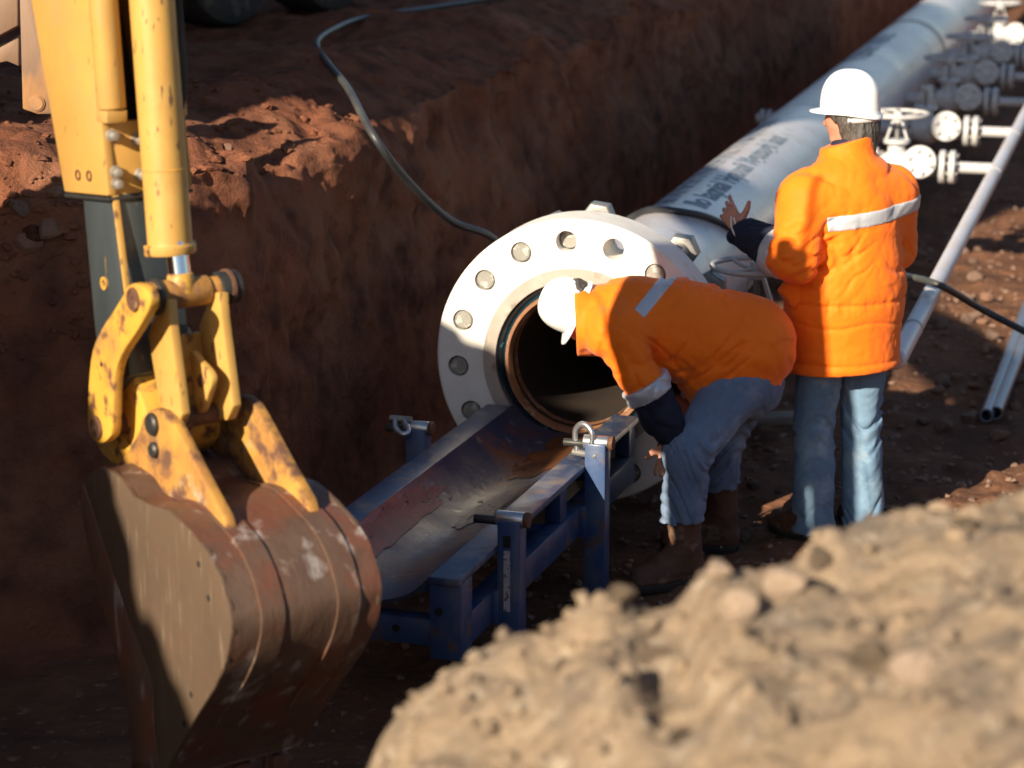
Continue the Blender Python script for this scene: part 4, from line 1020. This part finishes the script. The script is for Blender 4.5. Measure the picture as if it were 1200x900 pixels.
def helmet(parent, c, upv, fwd, sc_=1.):
    """hard hat: c = middle of the rim, upv = crown direction, fwd = peak direction"""
    upv = unit(upv); fwd = unit(np.asarray(fwd, float) - upv * (np.asarray(fwd) @ upv)); rt = np.cross(fwd, upv)
    na, nr = 64, 22; vs_ = []
    A, B, Hh = .122 * sc_, .106 * sc_, .150 * sc_
    def ring(rr, hh, ext=0.):
        out = []
        for k in range(na):
            a = 2 * math.pi * k / na; ca, sa = math.cos(a), math.sin(a)
            ridge = 1 + .022 * math.exp(-((sa * rr / .2) ** 2)) * (hh / Hh > .25)
            rear = -.022 * sc_ * max(-ca, 0) ** 2 if hh < Hh * .3 else 0
            pk = max(ca, 0) ** 2.2
            e = ext * (.008 + .042 * pk) * sc_
            dz = -ext * .012 * sc_ * (1 - .2 * pk)
            out.append(c + fwd * (ca * (A * rr + e)) + rt * (sa * (B * rr + e * .6)) + upv * (hh * ridge + dz + rear))
        return out
    prof_ = [(math.sin(t), math.cos(t)) for t in np.linspace(.04, math.pi / 2, nr)]
    rows = [ring(r_ ** .8, Hh * (h_ ** .8)) for r_, h_ in prof_]
    rows += [ring(1.005, 0., .35), ring(1.01, -.001, 1.), ring(1.01, -.006, 1.), ring(.985, -.005, .2), ring(.96, 0, 0), ring(.9, Hh * .35), ring(.6, Hh * .72)]
    for r_ in rows: vs_ += r_
    m = MB(); n = len(rows)
    m.add(vs_, [(k * na + i, k * na + (i + 1) % na, (k + 1) * na + (i + 1) % na, (k + 1) * na + i) for k in range(n - 1) for i in range(na)] + [tuple(range(na))])
    o = m.build('helmet', 'helmet_white', parent, 50)
    # harness band at the nape
    pts_ = [c + fwd * (-.110 * sc_ * math.cos(a)) + rt * (.098 * sc_ * math.sin(a)) - upv * (.042 * sc_) for a in np.linspace(-1.2, 1.2, 9)]
    MB().tube(pts_, .011, 8, 3).build('nape_strap', 'helmet_band', o, 60)
    for a in (-.9, .9):
        q = c + fwd * (-.120 * sc_ * math.cos(a)) + rt * (.104 * sc_ * math.sin(a)) + upv * .022
        MB().box(q, rt * .003, fwd * .006, upv * .012).build('slot', 'helmet_band', o, 30, .001)
    return o

def head_sdf(F, c, upv, fwd):
    upv, fwd = unit(upv), unit(fwd); fwd = unit(fwd - upv * (fwd @ upv)); rt = np.cross(fwd, upv)
    q = lambda f, r_, u_: c + fwd * f + rt * r_ + upv * u_
    F.seg(q(-.012, 0, .03), q(.012, 0, .03), .088, .086, .02, rt, .84)             # skull
    F.seg(q(.045, 0, -.03), q(.055, 0, -.075), .056, .036, .04, rt, .95)           # jaw
    F.seg(q(.095, 0, .005), q(.108, 0, -.022), .010, .015, .012)                   # nose
    for r_ in (-1, 1):
        F.seg(q(.0, r_ * .075, .005), q(-.008, r_ * .078, -.02), .014, .010, .008)  # ears
        F.seg(q(.086, r_ * .032, .012), q(.088, r_ * .034, .012), .012, .012, .006, op='sub')
        F.seg(q(.076, r_ * .032, .012), q(.077, r_ * .033, .012), .013, .013, .003) # eyeballs in the sockets
        F.seg(q(.083, r_ * .012, .03), q(.078, r_ * .05, .028), .008, .007, .008)   # brows
    F.seg(q(.088, -.02, -.05), q(.088, .02, -.05), .007, .007, .006)                # lips
    F.seg(q(.096, -.018, -.0505), q(.096, .018, -.0505), .002, .002, .002, op='sub')

def hand_sdf(F, wrist, d, side, nrm, curl=(.3, .4, .5, .6), thumb=None, sc_=1.):
    """d: hand direction, side: towards the thumb, nrm: out of the palm"""
    d = unit(d); side = unit(side - d * (np.asarray(side) @ d)); nrm = unit(nrm - d * (np.asarray(nrm) @ d) - side * (np.asarray(nrm) @ side))
    w = np.asarray(wrist, float)
    F.seg(w - d * .03, w + d * .02, .026, .027, .015, nrm, .75)
    for k, s_ in enumerate((.026, .009, -.009, -.026)):
        F.seg(w + d * .015 + side * s_ * .6, w + d * .082 + side * s_, .017, .0135, .012)
    tips = []
    for k, (s_, L_) in enumerate(((.031, .070), (.0108, .080), (-.0108, .073), (-.031, .058))):
        p = w + d * (.088 if k < 3 else .080) + side * s_; dd = d + side * (s_ * 5); dd = unit(dd)
        for j, (f, r0, r1) in enumerate(((.45, .0098, .0090), (.30, .0090, .0084), (.25, .0084, .0074))):
            a = curl[k] * (.5 + .5 * j); dd = unit(dd * math.cos(a) + nrm * math.sin(a)) if j or a else dd
            q = p + dd * L_ * f; F.seg(p, q, r0, r1, .004); p = q
        tips.append(p)
    tb_ = w + d * .022 + side * .028
    t1_ = tb_ + unit(d * .55 + side * .8 + nrm * .2) * .045; t2_ = t1_ + unit(d * .85 + side * .5 + nrm * .15) * .03
    if thumb is not None: t1_ = tb_ + unit(thumb) * .045; t2_ = t1_ + unit(unit(thumb) + d * .3) * .032
    F.seg(w + d * .005 + side * .015, tb_, .020, .017, .012); F.seg(tb_, t1_, .0165, .0125, .008); F.seg(t1_, t2_, .0125, .0098, .004)

def boot(parent, heel, toe_dir, ank, h=.0055, topz=None):
    t = unit(toe_dir); t[2] = 0; t = unit(t); z = lambda v_: np.array([0, 0, v_])
    hl = np.array([heel[0], heel[1], heel[2]]); sd = np.cross(t, (0, 0, 1.))
    lo_, hi_ = np.minimum(np.minimum(hl, hl + t * .27), ank) - .12, np.maximum(np.maximum(hl, hl + t * .27), ank) + .12
    F = Field(lo_, hi_, h)
    F.seg(hl + z(.045), hl + t * .14 + z(.045), .047, .050, .03, sd, .95); F.seg(hl + t * .14 + z(.045), hl + t * .225 + z(.040), .050, .043, .03)
    F.seg(hl + t * .02 + z(.09), np.asarray(ank, float), .056, .066, .05); F.seg(hl + t * .10 + z(.085), hl + t * .03 + z(.15), .045, .05, .04)
    F.cut(hl + z(.0), (0, 0, -1)); F.cut(np.asarray(ank, float), (0, 0, 1))
    F.displace(lambda x, y, zz: -.003 * crease(x * 14, y * 14, zz * 22) - .004 * np.exp(-((zz - hl[2] - .03) / .006) ** 2), .03)
    b = F.surf('boot', 'boot_leather', parent, 1)
    S = Field(lo_, np.array([hi_[0], hi_[1], hl[2] + .1]), h)
    S.seg(hl + z(.014), hl + t * .13 + z(.014), .051, .050, .02); S.seg(hl + t * .13 + z(.014), hl + t * .225 + z(.014), .053, .046, .03)
    S.cut(hl + z(.026), (0, 0, 1)); S.cut(hl + z(-.012), (0, 0, -1)); S.surf('sole', 'boot_sole', b, 0)
    return b

# ---- standing worker
G = np.array([1.325, 9.22, 0.0]); FW = unit((-.40, .917, 0)); RT = np.array([FW[1], -FW[0], 0])
def L(r_, f, z): return G + RT * r_ + FW * f + np.array([0, 0, z])
st = empty('person', G, 'standing worker in an orange jacket, jeans and white helmet, back turned, left hand raised', 'person')
hc = L(.03, .05, 1.705); hfw = unit((-.80, .60, -.05)); hup = unit((-.04, .05, 1))
ws = L(-.205, -.005, 1.40); we = Wy(931, 304, 9.02); ww = Wy(869, 271, 9.36); hand_d = unit(Wy(846, 238, 9.47) - ww)
rsx, rex, rwx = L(.205, .0, 1.40), L(.27, .09, 1.17), L(.10, .32, 1.20)
F = Field(L(-.02, .1, 0) - np.array([.60, .45, 0]) - np.array([0, 0, .02]), L(0, .1, 1.9) + np.array([.45, .5, 0]), .0062)
head_sdf(F, hc, hup, hfw)
F.seg(L(0, .0, 1.45), hc + np.array([0, 0, -.03]) - hfw * .025, .062, .056, .04)
F.seg(L(0, 0, .98), L(0, 0, 1.40), .14, .16, .05, FW, .7); F.seg(L(-.15, 0, 1.44), L(.15, 0, 1.44), .06, .06, .05)
for a_, b_, c_ in ((ws, we, ww), (rsx, rex, rwx)): F.seg(a_, b_, .05, .042, .03); F.seg(b_, c_, .042, .028, .02)
for s_ in (-1, 1): F.seg(L(s_ * .09, 0, .95), L(s_ * .10, .01, .50), .075, .055, .04); F.seg(L(s_ * .10, .01, .50), L(s_ * .11, -.01, .10), .05, .038, .03)
hn_side = unit(Wy(880, 240, 9.45) - Wy(862, 262, 9.45))
hand_sdf(F, ww + hand_d * .02, hand_d, hn_side, np.cross(hand_d, hn_side), (.15, .45, .7, .85), thumb=unit(Wy(878, 240, 9.40) - Wy(866, 262, 9.40)))
hand_sdf(F, rwx + FW * .02, FW - RT * .4, np.array([0, 0, 1.]), -RT, (.5, .6, .7, .7))
body = F.surf('body', 'skin', st, 2)
# hair under the helmet
H_ = Field(hc - .16, hc + .16, .006); hrt = np.cross(hfw, hup)
H_.seg(hc - hfw * .026 + hup * .005, hc - hfw * .022 - hup * .05, .082, .072, .03, hrt, .92); H_.seg(hc - hfw * .052 - hup * .05, hc - hfw * .055 - hup * .115, .062, .048, .03, hrt, 1.2)
for s_ in (-1, 1): H_.seg(hc + hfw * .02 + hrt * s_ * .068 + hup * .02, hc - hfw * .01 + hrt * s_ * .066 - hup * .015, .025, .018, .02); H_.seg(hc - hfw * .035 + hrt * s_ * .062 - hup * .01, hc - hfw * .045 + hrt * s_ * .055 - hup * .075, .032, .026, .03)
H_.displace(lambda x, y, z: .016 * fbm(x * 42, y * 42, z * 20 + 3 * np.sin(x * 40), 3) - .004, .05); H_.surf('hair', 'hair', st, 0)
helmet(st, hc + hup * .040, unit(hup - hfw * .02), hfw, 1.0)
# jeans
J = Field(L(0, 0, .1) - np.array([.36, .32, .12]), L(0, 0, .98) + np.array([.36, .32, .02]), .0066)
J.seg(L(-.05, 0, .86), L(.05, 0, .86), .145, .145, .05, FW, .85)
for s_ in (-1, 1):
    J.seg(L(s_ * .098, 0, .84), L(s_ * .108, .018, .48), .108, .083, .03); J.seg(L(s_ * .108, .018, .48), L(s_ * .118, -.02, .03), .082, .090, .03)
J.cut(L(0, 0, .035), (0, 0, -1))
def denim_folds(x, y, z, kz, lz, off):
    a = np.exp(-((z - kz) / .13) ** 2) * .85 + np.exp(-((z - lz) / .07) ** 2) * .8 + .22
    return a * .013 * crease(x * 5 + off, y * 5, z * 20 + x * 11 + 2 * np.sin(x * 19), .2) + .005 * crease(x * 11, y * 11, z * 3, .12) - .004 * fbm(x * 6, y * 6, z * 6, 2)
J.displace(lambda x, y, z: denim_folds(x, y, z, .48, .10, 0))
J.surf('jeans', 'denim', st, 1)
for s_ in (-1, 1): boot(st, L(s_ * .122, -.04, 0.), FW + RT * s_ * .2, L(s_ * .118, -.01, .16))
# jacket
K = Field(L(0, 0, .66) - np.array([.62, .45, .03]), L(0, 0, 1.66) + np.array([.42, .45, .05]), .006)
K.seg(L(.0, .0, .70), L(0, .0, 1.02), .246, .240, .05, FW, .76); K.seg(L(0, .0, 1.02), L(0, .0, 1.36), .236, .232, .08, FW, .74)
K.seg(L(0, 0, 1.455), L(-.18, 0, 1.405), .092, .100, .06); K.seg(L(0, 0, 1.455), L(.18, 0, 1.405), .092, .100, .06)
K.seg(L(.005, .025, 1.50), L(.012, .035, 1.66), .112, .106, .03, RT, 1.0)
sl_d = unit(ww - we); band_c = we + sl_d * .085
K.seg(ws, we, .106, .096, .05); K.seg(we, we + sl_d * .07, .100, .098, .04); K.seg(rsx, rex, .106, .096, .05); K.seg(rex, rwx, .098, .08, .05)
jac_hem = L(0, 0, .715)
Kc = K.copy()
def jacket_folds(x, y, z):
    u = (x - G[0]) * RT[0] + (y - G[1]) * RT[1]
    up_ = sstep(.98, 1.06, z) * (1 - sstep(1.22, 1.34, z))
    drape = .006 * crease(u * 4.6 + .6 * z, y * 2, z * 2.2 + 3, .10) * up_ + .002 * crease(x * 22, y * 22, z * 22, .3)
    arml = np.hypot(u + .13, z - 1.20)
    pit = .016 * crease((u + z) * 5 + 2, y * 2, (u - z) * 15, .2) * np.exp(-(arml / .13) ** 2)
    armr = np.hypot(u - .20, z - 1.12)
    pitr = .014 * crease((u - z) * 5 + 7, y * 2, (u + z) * 14, .2) * np.exp(-(armr / .12) ** 2)
    waist = .006 * np.exp(-((z - 1.0) / .008) ** 2) + .007 * crease(u * 22, y * 3, z * 5, .25) * np.exp(-((z - 1.0) / .03) ** 2)
    skirt = .006 * crease(u * 3 + 3 * z, y * 2, z * 8, .10) * (1 - sstep(.93, 1.0, z)) + .006 * fbm(x * 4, y * 4, z * 3, 2)
    el = np.exp(-((x - we[0]) ** 2 + (z - we[2]) ** 2) / .022) * .016 * crease(x * 6 + z * 8, y * 5, z * 16 - x * 10, .22)
    hem = -.004 * np.exp(-((z - .735) / .012) ** 2) + .004 * np.exp(-((z - .755) / .005) ** 2)
    shl = .008 * crease(u * 5, y * 6, z * 5 + 9, .12) * sstep(1.28, 1.36, z)
    return drape + pit + pitr + waist + skirt + el + hem + shl
K.displace(jacket_folds, .08)
Kb = K.copy()
K.cut(jac_hem, (.03, 0, -1)); K.cut(hc + np.array([0, 0, -.085]), unit((-.30, .10, 1)))
K.cut(we + sl_d * .068, np.where(True, sl_d, 0) * 1.) if False else None
jk = K.surf('jacket', 'orange_cloth', st, 1)
# back stripe: a tilted slab of the jacket a little proud of it
X_, Y_, Z_ = np.meshgrid(*Kb.ax, indexing='ij', sparse=True)
def stripe(Kf, c_, n_, w_, side_pts, nm, mt='silver_tape', par=jk, proud=.004):
    B_ = Kf.copy(); X_, Y_, Z_ = np.meshgrid(*B_.ax, indexing='ij', sparse=True); n_ = unit(n_)
    d_ = np.abs((X_ - c_[0]) * n_[0] + (Y_ - c_[1]) * n_[1] + (Z_ - c_[2]) * n_[2]) - w_
    B_.d = np.maximum(B_.d - proud, d_.astype(np.float32))
    for pt, nn in side_pts: B_.cut(pt, nn)
    return B_.surf(nm, mt, par, 1)
sA, sB = Wy(968, 263, 9.05), Wy(1067, 249, 9.12)
sdv = unit(sB - sA); sn = unit(np.cross(sdv, FW))
stripe(Kb, (sA + sB) / 2, sn, .030, [(sA, -sdv), (L(0, .0, 1.3), FW)], 'back_stripe')
# left sleeve: silver band, navy cuff
N_ = Field(np.minimum(we, ww) - .16, np.maximum(we, ww) + .16, .006)
N_.seg(we, we + sl_d * .09, .088, .098, .03); N_.seg(we + sl_d * .09, ww, .094, .064, .03); N_.seg(ww, ww + hand_d * .015, .064, .056, .02)
N_.displace(lambda x, y, z: .008 * crease(x * 14, y * 14, z * 14, .25), .05)
N2 = N_.copy()
N_.cut(we + sl_d * .08, -sl_d); N_.cut(ww + hand_d * .012, hand_d); N_.surf('cuff', 'navy_cloth', jk, 1)
N2.d -= .007; N2.cut(we + sl_d * .052, -sl_d); N2.cut(we + sl_d * .112, sl_d); N2.surf('sleeve_stripe', 'silver_tape', jk, 1)
# pocket flap and draw cord
q0_ = Wy(919, 345, 9.04); MB().prism([Wy(917, 343, 9.10), Wy(931, 362, 9.07), Wy(938, 354, 9.06), Wy(938, 330, 9.06), Wy(924, 333, 9.08)], FW * .05).build('pocket_flap', 'orange_cloth', jk, 40, .006)
MB().tube([Wy(857, 254, 9.36), Wy(857, 265, 9.32), Wy(861, 275, 9.29), Wy(867, 281, 9.27), Wy(871, 279, 9.27), Wy(869, 273, 9.28), Wy(863, 266, 9.31), Wy(860, 255, 9.35)], .003, 6, 4).build('draw_cord', 'cord_white', jk, 80)
# dark sweater collar
cl = Field(hc - .2, hc + .1, .007); cl.seg(L(.02, .03, 1.53), hc - np.array([0, 0, .06]) - hfw * .02, .088, .080, .02); cl.cut(hc + np.array([0, 0, -.070]), unit((-.30, .10, 1))); cl.surf('sweater_collar', 'navy_cloth', st, 1)

# ---- bending worker
bw = empty('person', (.70, 8.88, 0), 'worker in orange jacket and jeans bending down to look into the pipe mouth', 'person')
B = Wy
pel, wst, chs = B(872, 405, 8.93), B(806, 388, 8.91), B(742, 378, 8.89)
col0, col1 = B(715, 376, 8.88), B(684, 374, 8.86)
hd_c = B(679, 362, 8.87); b_up = unit((-.93, -.10, .34)); b_fw = unit((-.33, .0, -.94))
ls, le, lw = B(722, 392, 8.72), B(757, 452, 8.66), B(788, 512, 8.68)
rs_, re_, rw_ = B(716, 380, 9.05), B(748, 428, 9.10), B(788, 468, 9.03)
lh, lkn, la = B(865, 448, 8.84), B(806, 532, 8.66), B(797, 622, 8.66)
rh_, rk, ra = B(880, 445, 9.03), B(842, 520, 9.02), B(845, 585, 9.06)
F = Field(np.array([.0, 8.40, -.02]), np.array([1.30, 9.35, 1.25]), .0065)
head_sdf(F, hd_c, b_up, b_fw)
F.seg(hd_c - b_up * .05, chs, .058, .10, .04); F.seg(chs, pel, .13, .13, .05)
for a_, b_, c_ in ((ls, le, lw), (rs_, re_, rw_)): F.seg(chs, a_, .08, .06, .04); F.seg(a_, b_, .05, .042, .03); F.seg(b_, c_, .042, .028, .02)
for a_, b_, c_ in ((lh, lkn, la), (rh_, rk, ra)): F.seg(pel, a_, .1, .08, .04); F.seg(a_, b_, .075, .055, .04); F.seg(b_, c_, .05, .038, .03)
hd_ = unit(B(780, 548, 8.66) - lw); hand_sdf(F, lw + hd_ * .03, hd_, np.array([-1., .2, 0]), np.array([0, 1., 0]), (.9, 1., 1., 1.1))
hand_sdf(F, rw_, unit(rw_ - re_), np.array([-1., -.2, 0]), np.array([0, -1., 0]), (.4, .45, .5, .5))
F.surf('body', 'skin', bw, 2)
H_ = Field(hd_c - .16, hd_c + .16, .0065); H_.seg(hd_c - b_fw * .03 + b_up * .02, hd_c - b_fw * .05 - b_up * .07, .086, .05, .03, np.cross(b_fw, b_up), .92)
H_.displace(lambda x, y, z: .008 * fbm(x * 50, y * 50, z * 50, 3), .04); H_.surf('hair', 'hair', bw, 1)
helmet(bw, hd_c + b_up * .026, b_up, b_fw, .88)
J = Field(np.array([.3, 8.4, .05]), np.array([1.25, 9.35, 1.1]), .0068)
J.seg(pel - np.array([0, 0, .02]), (lh + rh_) / 2, .17, .16, .05)
for a_, b_, c_, r1, r2 in ((lh, lkn, la, .095, .088), (rh_, rk, ra, .092, .085)):
    J.seg(a_, b_, .122, r1, .05); J.seg(b_, c_, r1, r2, .04)
J.cut(B(795, 611, 8.66), (.1, 0, -1))
J.displace(lambda x, y, z: denim_folds(x, y, z, .48, .27, 5)); J.surf('jeans', 'denim_blue', bw, 1)
tl = unit((-.86, -.42, 0))
boot(bw, np.array([la[0] + .045, la[1] + .02, -.01]), tl, np.array([la[0] + .01, la[1], .275])); boot(bw, np.array([ra[0] + .03, ra[1] + .02, -.01]), unit((-.9, .1, 0)), np.array([ra[0], ra[1], .29]))
K = Field(np.array([.12, 8.35, .55]), np.array([1.32, 9.40, 1.32]), .007)
K.seg(pel + np.array([.0, 0, .0]), wst, .196, .186, .08); K.seg(wst, chs, .190, .172, .08); K.seg(pel + np.array([-.01, 0, -.01]), B(852, 440, 8.92), .188, .18, .08)
K.seg(chs, col0, .168, .150, .05); K.seg(col0, col1 + np.array([-.06, 0, 0]), .146, .138, .03)
bd = unit(le - ls); bd2 = unit(lw - le)
for a_, b_ in ((ls, le), (rs_, re_)): K.seg(chs * .35 + a_ * .65, a_, .12, .105, .06); K.seg(a_, b_, .105, .088, .05)
def bend_folds(x, y, z):
    body_ = .003 * crease(x * 22, y * 22, z * 22, .3) + .012 * crease((x + z) * 2.5, y * 3, (x - z) * 10 + 1, .12) * sstep(.52, .62, x) * (1 - sstep(.85, 1.0, x))
    pit = .018 * crease((x - z) * 4 + 2, y * 3, (x + z) * 16, .22) * np.exp(-((x - .56) ** 2 + (z - .86) ** 2) / .022)
    rump = .008 * crease(x * 4, y * 5, z * 9 + x * 5, .13) * sstep(.8, .95, x) + .005 * fbm(x * 4, y * 4, z * 4, 2)
    col = .016 * crease(x * 20, y * 4, z * 4 + 2, .3) * np.exp(-((x - col0[0] + .03) / .05) ** 2)
    arm = .014 * crease(x * 8 + z * 5, y * 8, z * 12 - x * 6, .22) * np.exp(-((x - .46) ** 2 + (z - .83) ** 2) / .012)
    return body_ + pit + rump + col + arm
K.displace(bend_folds, .08)
Kb = K.copy()
K.cut(B(674, 375, 8.86), unit((-1, 0, -.06)))
hemA, hemB = B(805, 474, 8.75), B(924, 414, 8.9)
hn = unit(np.cross(hemB - hemA, (0, 1., .12))); hn = hn if hn[2] < 0 else -hn
K2 = K.copy()
# keep arm: only cut the part right of the sleeve
Xg, Yg, Zg = np.meshgrid(*K.ax, indexing='ij', sparse=True)
dh = ((Xg - hemA[0]) * hn[0] + (Yg - hemA[1]) * hn[1] + (Zg - hemA[2]) * hn[2])
dh = np.minimum(dh, (B(790, 430, 8.9)[0] - Xg) * 1.0)
K.d = np.maximum(K.d, dh.astype(np.float32))
jb = K.surf('jacket', 'orange_cloth', bw, 1)
s1, s2 = B(744, 374, 8.72), B(786, 322, 8.95)
sdv = unit(s2 - s1); vdir = unit((s1 + s2) / 2 - CO); sn = unit(np.cross(sdv, vdir))
stripe(Kb, (s1 + s2) / 2, sn, .027, [(s1, -sdv), (chs - np.array([0, 0, .0]), unit((0, .25, -1)))], 'back_stripe', par=jb)
N_ = Field(np.minimum(le, lw) - .16, np.maximum(le, lw) + .14, .006)
bm_ = le - bd * .05
N_.seg(bm_, le, .088, .086, .03); N_.seg(le, le * .4 + lw * .6, .084, .080, .03); N_.seg(le * .4 + lw * .6, lw, .080, .062, .03)
N_.displace(lambda x, y, z: .010 * crease(x * 12, y * 12, z * 12, .25), .05); N2 = N_.copy()
bn = unit(np.array([.52, 0, -.85]))
N_.cut(B(760, 458, 8.66), -bn); N_.cut(lw, bd2); N_.surf('cuff', 'navy_cloth', jb, 1)
N2.d -= .008; N2.cut(B(756, 447, 8.66), -bn); N2.cut(B(764, 464, 8.66), bn); N2.surf('sleeve_stripe', 'silver_tape', jb, 1)
Rr = Field(np.minimum(re_, rw_) - .14, np.maximum(re_, rw_) + .12, .007); Rr.seg(re_ - unit(re_ - rs_) * .02, rw_, .084, .06, .02); Rr.cut(rw_, unit(rw_ - re_)); Rr.surf('cuff', 'navy_cloth', jb, 1)
